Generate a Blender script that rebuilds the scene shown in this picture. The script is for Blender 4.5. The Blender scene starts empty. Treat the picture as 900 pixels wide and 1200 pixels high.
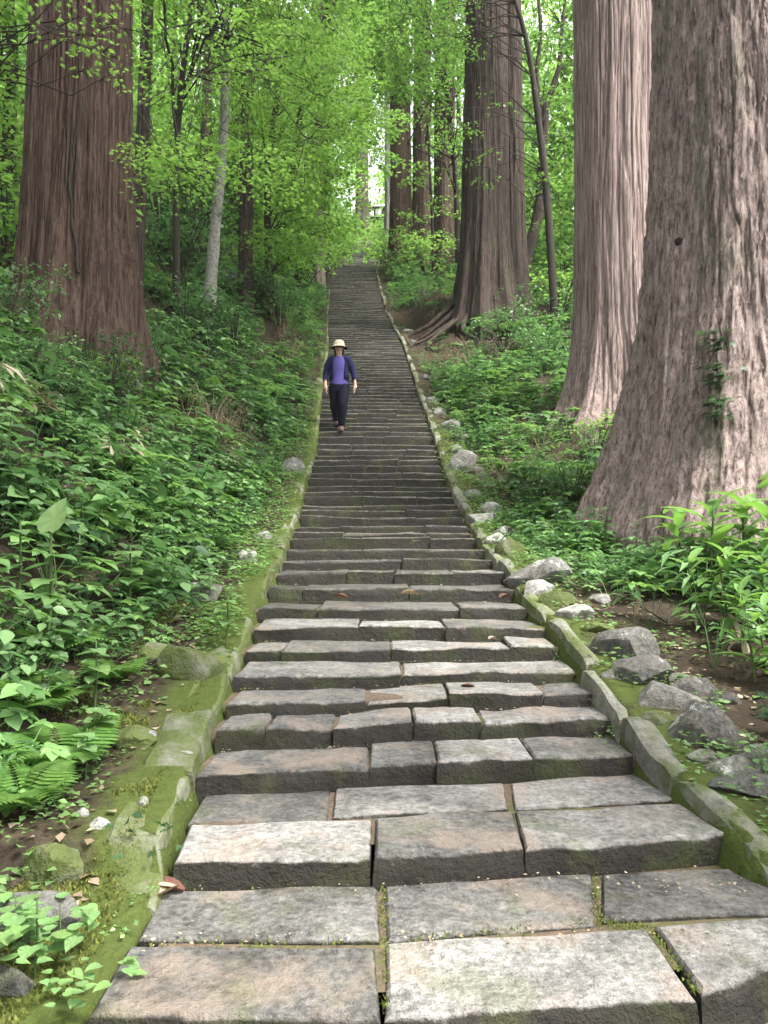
import bpy, bmesh, math, random
import numpy as np
from mathutils import Vector, Matrix

# ------------------------------------------------------------------ camera, sky, sun, exposure
S = bpy.context.scene
C = S.collection
F = 940.0                      # focal length in photo pixels (900 x 1200 frame)
TH = math.atan(50 / F)         # the camera looks up by three degrees
CZ = 1.4
cam = bpy.data.cameras.new('camera')
cam.sensor_fit = 'VERTICAL'; cam.sensor_height = 24.0; cam.lens = 24.0 * F / 1200
cam.clip_start = 0.05; cam.clip_end = 2000
camo = bpy.data.objects.new('camera', cam); C.objects.link(camo)
camo.location = (0, 0, CZ); camo.rotation_euler = (math.pi / 2 + TH, 0, 0)
S.camera = camo
SUN_EL, SUN_AZ = math.radians(58), math.radians(125)     # azimuth clockwise from +Y: from the right, a little behind
W = bpy.data.worlds.new('World'); S.world = W; W.use_nodes = True
nt = W.node_tree; nt.nodes.clear()
sky = nt.nodes.new('ShaderNodeTexSky'); sky.sky_type = 'NISHITA'; sky.sun_disc = False
sky.sun_elevation = SUN_EL; sky.sun_rotation = SUN_AZ; sky.air_density = 1.0; sky.dust_density = 4.0; sky.ozone_density = 1.0
hs = nt.nodes.new('ShaderNodeHueSaturation'); hs.inputs['Saturation'].default_value = 0.12
bg = nt.nodes.new('ShaderNodeBackground'); bg.inputs['Strength'].default_value = 0.15
wo = nt.nodes.new('ShaderNodeOutputWorld')
nt.links.new(sky.outputs[0], hs.inputs['Color']); nt.links.new(hs.outputs[0], bg.inputs[0]); nt.links.new(bg.outputs[0], wo.inputs[0])
sl = bpy.data.lights.new('sun', 'SUN'); sl.energy = 1.5; sl.angle = math.radians(14); sl.color = (1, .96, .88)
so = bpy.data.objects.new('sun', sl); C.objects.link(so)
sd = Vector((math.sin(SUN_AZ) * math.cos(SUN_EL), math.cos(SUN_AZ) * math.cos(SUN_EL), math.sin(SUN_EL)))
so.rotation_euler = sd.to_track_quat('Z', 'Y').to_euler()
S.view_settings.view_transform = 'Standard'; S.view_settings.look = 'None'; S.view_settings.gamma = 1
S.view_settings.exposure = 2.35
S.cycles.max_bounces = 8; S.cycles.diffuse_bounces = 4; S.cycles.transmission_bounces = 5; S.cycles.glossy_bounces = 2
S.cycles.use_denoising = True

rng = np.random.default_rng(7); random.seed(7)

# ------------------------------------------------------------------ maths helpers
def ray(px, py):
    dx, dy = (px - 450) / F, (600 - py) / F
    return np.array([dx, math.cos(TH) - dy * math.sin(TH), math.sin(TH) + dy * math.cos(TH)])
def at(px, py, Y):
    r = ray(px, py); k = Y / r[1]
    return np.array([r[0] * k, Y, CZ + r[2] * k])
def on_plane(px, py, z):
    r = ray(px, py); k = (z - CZ) / r[2]
    return np.array([r[0] * k, r[1] * k, z])
def _h(i):
    i = (i ^ (i >> 15)) * np.uint32(0x2c1b3c6d); i = (i ^ (i >> 12)) * np.uint32(0x297a2d39); return i ^ (i >> 15)
def vnoise(p):
    p = np.asarray(p, float); i = np.floor(p).astype(np.int64); f = p - i; f = f * f * (3 - 2 * f)
    i = i.astype(np.uint32); out = 0
    with np.errstate(over='ignore'):
        for a in (0, 1):
            for b in (0, 1):
                for c in (0, 1):
                    k = _h((i[..., 0] + np.uint32(a)) * np.uint32(73856093) ^ (i[..., 1] + np.uint32(b)) * np.uint32(19349663) ^ (i[..., 2] + np.uint32(c)) * np.uint32(83492791))
                    w = (f[..., 0] if a else 1 - f[..., 0]) * (f[..., 1] if b else 1 - f[..., 1]) * (f[..., 2] if c else 1 - f[..., 2])
                    out = out + w * (k.astype(float) / 4294967295.0)
    return out * 2 - 1
def fbm(p, o=3):
    p = np.asarray(p, float); s = 0; a = 1; t = 0
    for _ in range(o):
        s = s + a * vnoise(p); t += a; a *= .5; p = p * 2.03 + 17.3
    return s / t
def sstep(a, b, x):
    t = np.clip((x - a) / (b - a), 0, 1); return t * t * (3 - 2 * t)

# ------------------------------------------------------------------ objects
ORG = {}
def thing(name, label, cat, loc=(0, 0, 0), group=None, kind=None):
    o = bpy.data.objects.new(name, None); C.objects.link(o); o.location = tuple(loc); o.empty_display_size = .2
    ORG[o.name] = np.array(loc, float)
    return tag(o, label, cat, group, kind)
def tag(o, label=None, cat=None, group=None, kind=None):
    if label: o['label'] = label
    if cat: o['category'] = cat
    if group: o['group'] = group
    if kind: o['kind'] = kind
    return o
def mesh(name, V, Fa, var=None, smooth=False, moss=None, wear_shade=None):
    V = np.asarray(V, np.float32); Fa = np.asarray(Fa, np.int32)
    m = bpy.data.meshes.new(name); n, k = Fa.shape
    m.vertices.add(len(V)); m.vertices.foreach_set('co', V.ravel())
    m.loops.add(n * k); m.loops.foreach_set('vertex_index', Fa.ravel())
    m.polygons.add(n); m.polygons.foreach_set('loop_start', np.arange(0, n * k, k, dtype=np.int32))
    try: m.polygons.foreach_set('loop_total', np.full(n, k, np.int32))
    except Exception: pass
    if smooth: m.polygons.foreach_set('use_smooth', np.ones(n, bool))
    m.update(calc_edges=True)
    if smooth: m.set_sharp_from_angle(angle=math.radians(smooth if smooth is not True else 180))
    if var is not None:
        a = m.attributes.new('var', 'FLOAT', 'FACE'); a.data.foreach_set('value', np.asarray(var, np.float32))
    if wear_shade is not None:
        a = m.attributes.new('wear_shade', 'FLOAT', 'POINT'); a.data.foreach_set('value', np.asarray(wear_shade, np.float32))
    if moss is not None:
        a = m.attributes.new('moss', 'FLOAT', 'POINT'); a.data.foreach_set('value', np.asarray(moss, np.float32))
    return m
def link(name, me, mat=None, parent=None, loc=None):
    if mat is not None and not me.materials: me.materials.append(mat)
    o = bpy.data.objects.new(name, me); C.objects.link(o)
    if parent is not None: o.parent = parent
    if loc is not None: o.location = tuple(loc)
    return o
def mk(name, V, Fa, mat, parent=None, var=None, smooth=False, moss=None, org=None, wear_shade=None):
    """world coordinates in; the object's origin is its parent's (or org)"""
    o0 = np.zeros(3)
    if parent is not None and parent.name in ORG: o0 = ORG[parent.name]
    if org is not None: o0 = np.array(org, float)
    o = link(name, mesh(name, np.asarray(V) - o0, Fa, var, smooth, moss, wear_shade), mat, parent)
    if parent is None: o.location = tuple(o0)
    ORG[o.name] = o0
    return o
def copy_tree(o, parent=None):
    c = o.copy(); C.objects.link(c)
    if parent is not None: c.parent = parent
    for ch in list(o.children): copy_tree(ch, c)
    return c
def merge(parts):
    Vs, Fs, n = [], [], 0
    for v, f in parts:
        Vs.append(v); Fs.append(np.asarray(f) + n); n += len(v)
    return np.concatenate(Vs), np.concatenate(Fs)
def tube(pts, rad, n=6, cap=True):
    pts = np.asarray(pts, float); rad = np.broadcast_to(np.asarray(rad, float), (len(pts),))
    t = np.gradient(pts, axis=0); t /= np.linalg.norm(t, axis=1)[:, None] + 1e-9
    ref = np.array([0, 0, 1.0]) if abs(t[:, 2]).mean() < .8 else np.array([1.0, 0, 0])
    a = np.cross(t, ref); a /= np.linalg.norm(a, axis=1)[:, None] + 1e-9; b = np.cross(t, a)
    th = np.linspace(0, 2 * np.pi, n, endpoint=False)
    V = pts[:, None] + rad[:, None, None] * (np.cos(th)[None, :, None] * a[:, None] + np.sin(th)[None, :, None] * b[:, None])
    m = len(pts); i = np.arange(m - 1)[:, None] * n; j = np.arange(n)[None]; j2 = (j + 1) % n
    Fq = np.stack([i + j, i + j2, i + n + j2, i + n + j], -1).reshape(-1, 4)
    V = V.reshape(-1, 3)
    if cap:
        V = np.concatenate([V, pts[-1:] + t[-1:] * rad[-1]]); e = len(V) - 1; o = (m - 1) * n
        Fq = np.concatenate([Fq, np.array([[o + k, o + (k + 1) % n, e, e] for k in range(n)])])
    return V, Fq
def q2t(Fq):
    Fq = np.asarray(Fq); t = np.concatenate([Fq[:, [0, 1, 2]], Fq[:, [0, 2, 3]]])
    return t[(t[:, 0] != t[:, 1]) & (t[:, 1] != t[:, 2]) & (t[:, 0] != t[:, 2])]
def ttube(*a, **k):
    v, f = tube(*a, **k); return v, q2t(f)
def inst(Tv, Tf, loc, fwd, nrm, sc):
    """many copies of a small template: fwd -> +Y, nrm -> +Z"""
    fwd = fwd / (np.linalg.norm(fwd, axis=1)[:, None] + 1e-9)
    rt = np.cross(fwd, nrm); rt /= np.linalg.norm(rt, axis=1)[:, None] + 1e-9
    up = np.cross(rt, fwd); sc = np.broadcast_to(np.asarray(sc, float), (len(loc),))
    R = np.stack([rt, fwd, up], 1) * sc[:, None, None]
    V = np.einsum('vi,nij->nvj', Tv, R) + loc[:, None]
    Fa = Tf[None] + (np.arange(len(loc)) * len(Tv))[:, None, None]
    return V.reshape(-1, 3), Fa.reshape(-1, Tf.shape[1])
def rep(v, k): return np.repeat(v, k)

# ------------------------------------------------------------------ materials
class NT:
    def __init__(s, name):
        s.m = bpy.data.materials.new(name); s.m.use_nodes = True; s.t = s.m.node_tree; s.t.nodes.clear()
        s.out = s.n('OutputMaterial')
    def n(s, typ, **kw):
        x = s.t.nodes.new('ShaderNode' + typ)
        for k, v in kw.items():
            if k.startswith('_'): setattr(x, k[1:], v)
        return x
    def l(s, a, b): s.t.links.new(a, b)
    def pos(s, scale=(1, 1, 1), obj=False):
        g = s.n('TexCoord').outputs['Object'] if obj else s.n('NewGeometry').outputs['Position']
        mp = s.n('Mapping'); mp.inputs['Scale'].default_value = scale; s.l(g, mp.inputs[0]); return mp.outputs[0]
    def noise(s, scale, detail=4, vec=None, rough=.55, dist=0):
        x = s.n('TexNoise'); x.inputs['Scale'].default_value = scale; x.inputs['Detail'].default_value = detail
        x.inputs['Roughness'].default_value = rough; x.inputs['Distortion'].default_value = dist
        s.l(vec if vec is not None else s.pos(), x.inputs['Vector']); return x.outputs['Fac']
    def ramp(s, fac, stops):
        x = s.n('ValToRGB'); e = x.color_ramp.elements
        while len(e) < len(stops): e.new(.5)
        for k, (p, c) in enumerate(stops):
            e[k].position = p; e[k].color = (*c, 1) if len(c) == 3 else c
        s.l(fac, x.inputs[0]); return x.outputs[0]
    def mix(s, fac, a, b, blend='MIX'):
        x = s.n('Mix', _data_type='RGBA', _blend_type=blend)
        for v, i in ((fac, 0), (a, 6), (b, 7)):
            if isinstance(v, (int, float)): x.inputs[i].default_value = v
            elif isinstance(v, tuple): x.inputs[i].default_value = (*v, 1)
            else: s.l(v, x.inputs[i])
        return x.outputs[2]
    def math(s, op, a, b=0.0, clamp=False):
        x = s.n('Math', _operation=op, _use_clamp=clamp)
        for v, i in ((a, 0), (b, 1)):
            if isinstance(v, (int, float)): x.inputs[i].default_value = v
            else: s.l(v, x.inputs[i])
        return x.outputs[0]
    def rnd(s): return s.n('ObjectInfo').outputs['Random']
    def attr(s, name): return s.n('Attribute', _attribute_name=name).outputs['Fac']
    def hsv(s, col, h=None, v=None, sat=None):
        x = s.n('HueSaturation'); s.l(col, x.inputs['Color'])
        for q, nm in ((h, 'Hue'), (v, 'Value'), (sat, 'Saturation')):
            if q is None: continue
            if isinstance(q, float): x.inputs[nm].default_value = q
            else: s.l(q, x.inputs[nm])
        return x.outputs[0]
    def rng(s, v, a, b):
        x = s.n('MapRange'); s.l(v, x.inputs[0]); x.inputs[3].default_value = a; x.inputs[4].default_value = b; return x.outputs[0]
    def bump(s, h, d, st=1.0, prev=None):
        x = s.n('Bump'); x.inputs['Distance'].default_value = d; x.inputs['Strength'].default_value = st; s.l(h, x.inputs['Height'])
        if prev is not None: s.l(prev, x.inputs['Normal'])
        return x.outputs[0]
    def pbr(s, col, rough=.85, normal=None, spec=.3):
        b = s.n('BsdfPrincipled'); b.inputs['Specular IOR Level'].default_value = spec
        if isinstance(col, tuple): b.inputs['Base Color'].default_value = (*col, 1)
        else: s.l(col, b.inputs['Base Color'])
        if isinstance(rough, float): b.inputs['Roughness'].default_value = rough
        else: s.l(rough, b.inputs['Roughness'])
        if normal is not None: s.l(normal, b.inputs['Normal'])
        s.l(b.outputs[0], s.out.inputs[0]); return s.m
def m_plain(name, col, rough=.8, var=.12, scale=20, bump=.002):
    t = NT(name); n = t.noise(scale, 4)
    c = t.mix(n, tuple(x * (1 - var * 2) for x in col), tuple(min(1, x * (1 + var * 2)) for x in col))
    return t.pbr(c, rough, t.bump(n, bump))
def m_leaf(name, dark, light, trans=.45, tcol=None, gloss=.35, spec=.35):
    t = NT(name); a = t.attr('var')
    c = t.mix(a, dark, light)
    n = t.noise(1.3, 2); c = t.hsv(c, v=t.rng(n, .75, 1.25)); c = t.hsv(c, v=t.rng(t.rnd(), .85, 1.15), h=t.rng(t.rnd(), .485, .51))
    b = t.n('BsdfPrincipled'); t.l(c, b.inputs['Base Color']); b.inputs['Roughness'].default_value = gloss; b.inputs['Specular IOR Level'].default_value = spec
    tr = t.n('BsdfTranslucent')
    tc = t.mix(a, tuple(x * .8 for x in (tcol or light)), tcol or light); t.l(tc, tr.inputs[0])
    mx = t.n('MixShader'); mx.inputs[0].default_value = trans
    t.l(b.outputs[0], mx.inputs[1]); t.l(tr.outputs[0], mx.inputs[2]); t.l(mx.outputs[0], t.out.inputs[0])
    return t.m
def m_stone(name, dark, light, moss=.35, dirt=.3, lichen=.0, tint=.5, grime_shade=False):
    t = NT(name); P = t.pos()
    n1 = t.noise(2.2, 6, P, .62, .4); n2 = t.noise(45, 3, P); n3 = t.noise(9, 6, P, .72); n4 = t.noise(26, 5, P, .75)
    c = t.ramp(t.math('ADD', t.math('MULTIPLY', n1, .55), t.math('MULTIPLY', n3, .45)), [(.40, dark), (.5, tuple((a + b) * .5 for a, b in zip(dark, light))), (.59, light)])
    c = t.mix(t.ramp(n4, [(.44, (0, 0, 0)), (.56, (.55, .55, .55))]), c, tuple(x * .75 for x in dark)); c = t.mix(t.ramp(n4, [(.60, (0, 0, 0)), (.68, (.6, .6, .6))]), c, tuple(min(1, x * 1.25) for x in light))
    c = t.mix(.3, c, t.ramp(n2, [(.3, tuple(x * .5 for x in dark)), (.7, tuple(min(1, x * 1.3) for x in light))]))
    c = t.hsv(c, v=t.rng(t.rnd(), 1 - tint * .9, 1 + tint * .75))
    if lichen: c = t.mix(t.ramp(t.noise(7, 5, P, .7), [(.60, (0, 0, 0)), (.66, (lichen,) * 3)]), c, (.42, .42, .38))
    if grime_shade:  # riser grime, with canopy shade of the upper steps painted into it
        w = t.ramp(t.math('ADD', t.attr('wear_shade'), t.math('MULTIPLY', t.math('SUBTRACT', n3, .5), 1.1)), [(.42, (0, 0, 0)), (.72, (1, 1, 1))])
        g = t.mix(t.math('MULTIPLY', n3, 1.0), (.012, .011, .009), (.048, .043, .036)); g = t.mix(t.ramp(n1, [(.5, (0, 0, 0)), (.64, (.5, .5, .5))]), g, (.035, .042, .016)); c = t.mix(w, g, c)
    if dirt:
        df = t.ramp(t.noise(3.1, 5, P, .6, .3), [(.51, (0, 0, 0)), (.63, (dirt,) * 3)])
        c = t.mix(t.math('MULTIPLY', df, w) if grime_shade else df, c, (.30, .235, .185))
    if moss: c = t.mix(t.ramp(t.noise(4.3, 6, P, .65, .5), [(.52, (0, 0, 0)), (.66, (moss,) * 3)]), c, t.mix(n2, (.055, .075, .02), (.12, .15, .035)))
    bp = t.bump(n3, .03, .9); bp = t.bump(n4, .012, .9, bp); bp = t.bump(n2, .008, .9, bp); bp = t.bump(t.noise(140, 2, P), .003, .8, bp)
    return t.pbr(c, .82, bp, .3)
def m_moss_stone(name, lo=.32, hi=.52):
    t = NT(name); P = t.pos(); n1 = t.noise(3.2, 6, P, .65, .4); n2 = t.noise(60, 3, P); n3 = t.noise(13, 5, P)
    g = t.mix(n2, (.035, .050, .012), (.125, .150, .04)); g = t.mix(n3, g, (.07, .09, .024))
    st = t.mix(t.noise(22, 5, P), (.10, .10, .09), (.30, .29, .25))
    c = t.mix(t.ramp(n1, [(lo, (0, 0, 0)), (hi, (.95, .95, .95))]), st, g)
    c = t.hsv(c, v=t.rng(t.rnd(), .75, 1.2))
    bp = t.bump(n3, .025, .8); bp = t.bump(n2, .01, .9, bp)
    return t.pbr(c, .9, bp, .2)
def m_bark(name, a, b, c3, vs=.12, flaky=0., depth=.02, moss=0.):
    t = NT(name); P1 = t.pos((1, 1, vs), True); P2 = t.pos((1, 1, vs * .45), True); P3 = t.pos((1, 1, .20), True)
    n1 = t.noise(24, 7, P1, .72, .3); n2 = t.noise(6, 5, P2, .6); n3 = t.noise(90, 5, P1, .7); n4 = t.noise(1.1, 4, t.pos((1, 1, 1), True))
    c = t.ramp(n1, [(.40, a), (.48, b), (.60, c3)]); c = t.mix(t.math('MULTIPLY', n2, .3), c, b)
    c = t.mix(.38, c, t.ramp(n3, [(.4, a), (.6, c3)])); c = t.hsv(c, v=t.rng(n4, .75, 1.3))
    if moss: c = t.mix(t.ramp(t.noise(2.3, 6, P3, .7), [(.52, (0, 0, 0)), (.64, (moss,) * 3)]), c, t.mix(n3, (.07, .085, .05), (.17, .19, .12)))
    bp = t.bump(n1, depth * 1.5, 1.0); bp = t.bump(n3, depth * .6, 1.0, bp)
    if flaky:
        n5 = t.noise(22, 6, P3, .75, 1.2); bp = t.bump(n5, depth * flaky * 2, 1.0, bp)
        c = t.mix(t.ramp(n5, [(.34, (.85, .85, .85)), (.42, (0, 0, 0))]), c, a); c = t.mix(t.ramp(n5, [(.56, (0, 0, 0)), (.64, (.5, .5, .5))]), c, c3)
    return t.pbr(c, .92, bp, .12)
M = {}
M['stone'] = m_stone('step stone', (.032, .030, .028), (.185, .180, .168), moss=.3, dirt=.22, grime_shade=True)  # darker stone for the farther steps, canopy shade put into the colour
M['slab'] = m_stone('worn slab stone', (.055, .053, .050), (.34, .33, .31), moss=.3, dirt=.5, grime_shade=True)
M['flat_rock'] = m_stone('flat rock', (.05, .048, .043), (.22, .215, .20), moss=.45, dirt=.2, lichen=.4)
M['rock'] = m_stone('field rock', (.045, .043, .039), (.25, .245, .225), moss=.45, dirt=.1, lichen=.9)
M['pale'] = m_stone('pale boulder', (.16, .155, .14), (.50, .49, .46), moss=.4, dirt=.0, lichen=.3, tint=.2)
M['mossrock'] = m_moss_stone('mossy kerb stone'); M['greykerb'] = m_moss_stone('grey kerb stone', .40, .60)
M['bark_red'] = m_bark('red cedar bark', (.011, .007, .005), (.062, .040, .031), (.155, .108, .087), .05, 0, .022)
M['bark_pink'] = m_bark('straight furrowed cedar bark', (.030, .021, .018), (.215, .158, .143), (.41, .325, .30), .035, 0, .02)
M['bark_flaky'] = m_bark('flaking cedar bark', (.055, .039, .033), (.285, .215, .195), (.47, .38, .35), .16, .9, .016, .55)
M['bark_dark'] = m_bark('dark cedar bark', (.014, .010, .009), (.050, .037, .032), (.105, .08, .069), .06, 0, .02, .2)
M['bark_pale'] = m_bark('pale smooth bark', (.07, .065, .055), (.20, .195, .17), (.36, .35, .31), .8, .3, .006, .5)
M['bark_twig'] = m_plain('twig bark', (.035, .030, .022), .9, .2, 30)
M['flake'] = m_plain('loose bark flake', (.20, .135, .115), .9, .25, 9)
M['hole'] = m_plain('rotten knot', (.015, .011, .009), .95, .2)
t = NT('forest soil'); P = t.pos(); n1 = t.noise(1.6, 6, P, .62); n2 = t.noise(30, 5, P, .7); n3 = t.noise(7, 5, P, .65)
soil = t.mix(n2, (.014, .010, .007), (.064, .050, .036)); soil = t.mix(t.ramp(n3, [(.52, (0, 0, 0)), (.7, (.55, .55, .55))]), soil, (.13, .105, .068))
ms = t.mix(n2, (.028, .040, .010), (.10, .128, .034))
fm = t.ramp(t.math('ADD', t.math('MULTIPLY', t.attr('moss'), .72), t.math('MULTIPLY', t.noise(4.5, 6, P, .72), .75)), [(.62, (0, 0, 0)), (.78, (1, 1, 1))])
bp = t.bump(n3, .03, .9); bp = t.bump(n2, .015, 1, bp)
M['soil'] = t.pbr(t.mix(fm, soil, ms), .95, bp, .1)
t = NT('packed sandy soil'); n2 = t.noise(40, 5); c = t.mix(n2, (.045, .034, .024), (.22, .165, .12))
c = t.mix(t.ramp(t.noise(4, 5), [(.48, (0, 0, 0)), (.6, (.75, .75, .75))]), c, (.085, .10, .03))
M['bed'] = t.pbr(c, .95, t.bump(n2, .012), .1)
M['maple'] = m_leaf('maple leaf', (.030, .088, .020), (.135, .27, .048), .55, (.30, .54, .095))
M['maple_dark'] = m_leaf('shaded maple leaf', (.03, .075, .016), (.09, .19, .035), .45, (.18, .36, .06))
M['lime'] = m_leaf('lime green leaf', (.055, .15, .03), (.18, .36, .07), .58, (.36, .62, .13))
M['cedar_leaf'] = m_leaf('cedar needle', (.018, .04, .014), (.05, .09, .028), .3, (.08, .15, .04))
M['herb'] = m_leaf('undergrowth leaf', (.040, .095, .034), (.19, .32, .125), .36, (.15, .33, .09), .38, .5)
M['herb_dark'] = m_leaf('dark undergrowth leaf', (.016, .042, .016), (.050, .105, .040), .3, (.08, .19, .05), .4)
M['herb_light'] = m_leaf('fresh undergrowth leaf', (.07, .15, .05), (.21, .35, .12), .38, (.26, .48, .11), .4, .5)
M['ginger'] = m_leaf('glossy long leaf', (.032, .085, .026), (.16, .285, .085), .33, (.26, .50, .08), .32, .5)
M['fern'] = m_leaf('fern frond', (.055, .14, .03), (.15, .29, .065), .45, (.22, .42, .07), .5)
M['dry'] = m_leaf('dry leaf', (.16, .11, .06), (.42, .36, .26), .2, (.30, .2, .1), .7)
M['red_leaf'] = m_leaf('rusty fallen leaf', (.075, .030, .018), (.19, .10, .065), .1, (.12, .05, .03), .6)
M['stem'] = m_plain('green stem', (.06, .10, .03), .7)
M['moss'] = m_leaf('moss tuft', (.07, .095, .018), (.19, .215, .05), .25, (.18, .24, .05), .9)

# ------------------------------------------------------------------ the stair line, measured from the photograph
WID = 1.9
_w = [(997, 665), (893, 517), (846, 470), (815, 437), (786, 403), (758, 372), (733, 345), (711, 318), (688, 290), (670, 268), (656, 247), (631, 217), (605.5, 191), (581, 174), (554, 155), (526, 139), (511, 132), (462, 111), (405.6, 85), (386.7, 77.6), (368, 67), (349, 60.5), (322, 51), (312, 45), (300, 39), (284, 30), (270, 24.5)]
_edge = {997: (200, 865), 893: (240, 757), 846: (259, 727), 815: (271, 706), 786: (279, 681), 758: (290, 657), 733: (298, 640), 711: (303, 617), 688: (316, 601), 670: (325, 592), 656: (331.6, 578), 631: (340, 557), 605.5: (352, 543), 581: (357, 531.6), 554: (363, 518), 526: (372, 510.6), 511: (373, 507), 462: (378, 489), 405.6: (386, 472), 386.7: (385, 462.6), 368: (385, 452), 349: (386, 446.6), 322: (389, 440), 312: (401, 441), 300: (408, 446), 284: (420, 450), 270: (428, 453)}
PY = np.array([a for a, b in _w]); PW = np.array([b for a, b in _w])
PYY = F * WID / PW                                            # distance of each measured nosing
PH = np.array([at(450, y, Y)[2] for y, Y in zip(PY, PYY)])    # and its height
XL = np.array([at(_edge[y][0], y, Y)[0] for (y, _), Y in zip(_w, PYY)]); XR = np.array([at(_edge[y][1], y, Y)[0] for (y, _), Y in zip(_w, PYY)])
LAND = PH[0] - .088
YT, HT = PYY[-1], PH[-1]
_py = np.concatenate([[-8, -.6, 1.2, 2.0, 2.6], PYY, [YT + 6, YT + 120]])
_ph = np.concatenate([[LAND - 1.2, LAND - .42, LAND - .2, LAND - .08, LAND], PH, [HT + 1.5, HT + 6]])
_sk = .15
xl0, xr0 = XL[0] + .05, XR[0] + .02
_xl = np.concatenate([[xl0 + .5, xl0 + .05, xl0 + .02, xl0, xl0], XL, [XL[-1]] * 2]); _xr = np.concatenate([[xr0 + .6, xr0 + .25, xr0 + .15, xr0 + .1, xr0 + .02], XR, [XR[-1]] * 2])
def Hs(Y): return np.interp(Y, _py, _ph)
def xl(Y): return np.interp(Y, _py, _xl)
def xr(Y): return np.interp(Y, _py, _xr)
def skew(Y): return np.interp(Y, [4.2, 4.8, 5.6, 8], [.15, .10, .03, .02])

TRUNKS = []                                                   # (x, Y, radius): no undergrowth inside
def terr(x, Y):
    x = np.asarray(x, float); Y = np.asarray(Y, float)
    l, r, h = xl(Y), xr(Y), Hs(Y)
    dl, dr = l - x, x - r
    out = h - .26
    # left bank: a low shoulder, then a steep wooded slope
    d = np.clip(dl, 0, None)
    near = np.interp(Y, [2, 6], [1.0, .45])
    zl = h + .05 - .06 * sstep(.35, .8, d) * near + .22 * np.clip(d - .45 * near, 0, .8) + .66 * np.clip(d - .45 - .8 * near, 0, 16) + .3 * np.clip(d - 17, 0, None)
    p = np.stack([x * .9, Y * .9, 0 * x], -1)
    zl = zl + .22 * fbm(p, 4) * sstep(.5, 1.6, d) + .05 * fbm(p * 4, 3) * sstep(.15, .6, d)
    # right side: level with the steps, gently rolling
    e = np.clip(dr, 0, None)
    zr = h + .02 - .07 * sstep(.2, .7, e) + .05 * np.clip(e - 1.5, 0, 4) - .12 * np.clip(e - 7, 0, None)
    zr = zr + .16 * fbm(p + 31, 4) * sstep(.6, 2, e) + .05 * fbm(p * 4 + 9, 3) * sstep(.2, .7, e)
    bank = np.exp(-((Y - 24.5) / 3.2) ** 2) * .9 * sstep(.3, 1.6, e) * (1 - sstep(4, 6, e)); zr = zr + bank
    k = sstep(-.06, .06, dl); k2 = sstep(-.06, .06, dr)
    out = out * (1 - k) * (1 - k2) + zl * k + zr * k2
    top = sstep(YT + 1, YT + 6, Y); out = out + top * (.25)
    return out
def T(x, Y): return float(terr(np.array([x]), np.array([Y]))[0])
def ground(px, py, y0=1.2, y1=90):
    Ys = np.concatenate([np.arange(y0, 12, .02), np.arange(12, y1, .1)]); r = ray(px, py)
    P = CZ + r[2] / r[1] * Ys; x = r[0] / r[1] * Ys; z = terr(x, Ys); k = np.argmax(z >= P)
    return np.array([x[k], Ys[k], z[k]])

# ------------------------------------------------------------------ ground
def build_ground():
    Ys = np.concatenate([np.arange(-8, 0, .4), np.arange(0, 9, .07), np.arange(9, 20, .16), np.arange(20, 40, .4), np.arange(40, 90, 1.0), np.arange(90, 181, 5)])
    a = np.concatenate([np.arange(0, .12, .03), np.arange(.12, 2.4, .06), np.arange(2.4, 6, .16), np.arange(6, 16, .5), np.arange(16, 60, 3.)])
    cols = []
    for Y in Ys:
        l, r = float(xl(Y)), float(xr(Y)); mid = np.linspace(l + .1, r - .1, 6)
        cols.append(np.concatenate([(l - a)[::-1], [l + .05], mid, [r - .05], r + a]))
    X = np.array(cols); YY = np.repeat(Ys[:, None], X.shape[1], 1)
    Z = terr(X, YY); n, m = X.shape
    V = np.stack([X, YY, Z], -1).reshape(-1, 3); i = np.arange(n - 1)[:, None] * m; j = np.arange(m - 1)[None]
    Fq = np.stack([i + j, i + j + 1, i + m + j + 1, i + m + j], -1).reshape(-1, 4)
    dl = np.array(xl(YY)) - X; dr = X - np.array(xr(YY))
    mo = np.where(dl > 0, np.clip(1.0 - dl * np.interp(YY, [4, 8], [1.7, 3.0]), 0, 1), np.clip(.62 - dr * .6, 0, 1)) * np.clip(1.3 - YY / 30, .3, 1)
    g = mk('forest_floor', V, Fq, M['soil'], smooth=True, moss=mo.ravel())
    tag(g, kind='structure')
build_ground()

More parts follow.
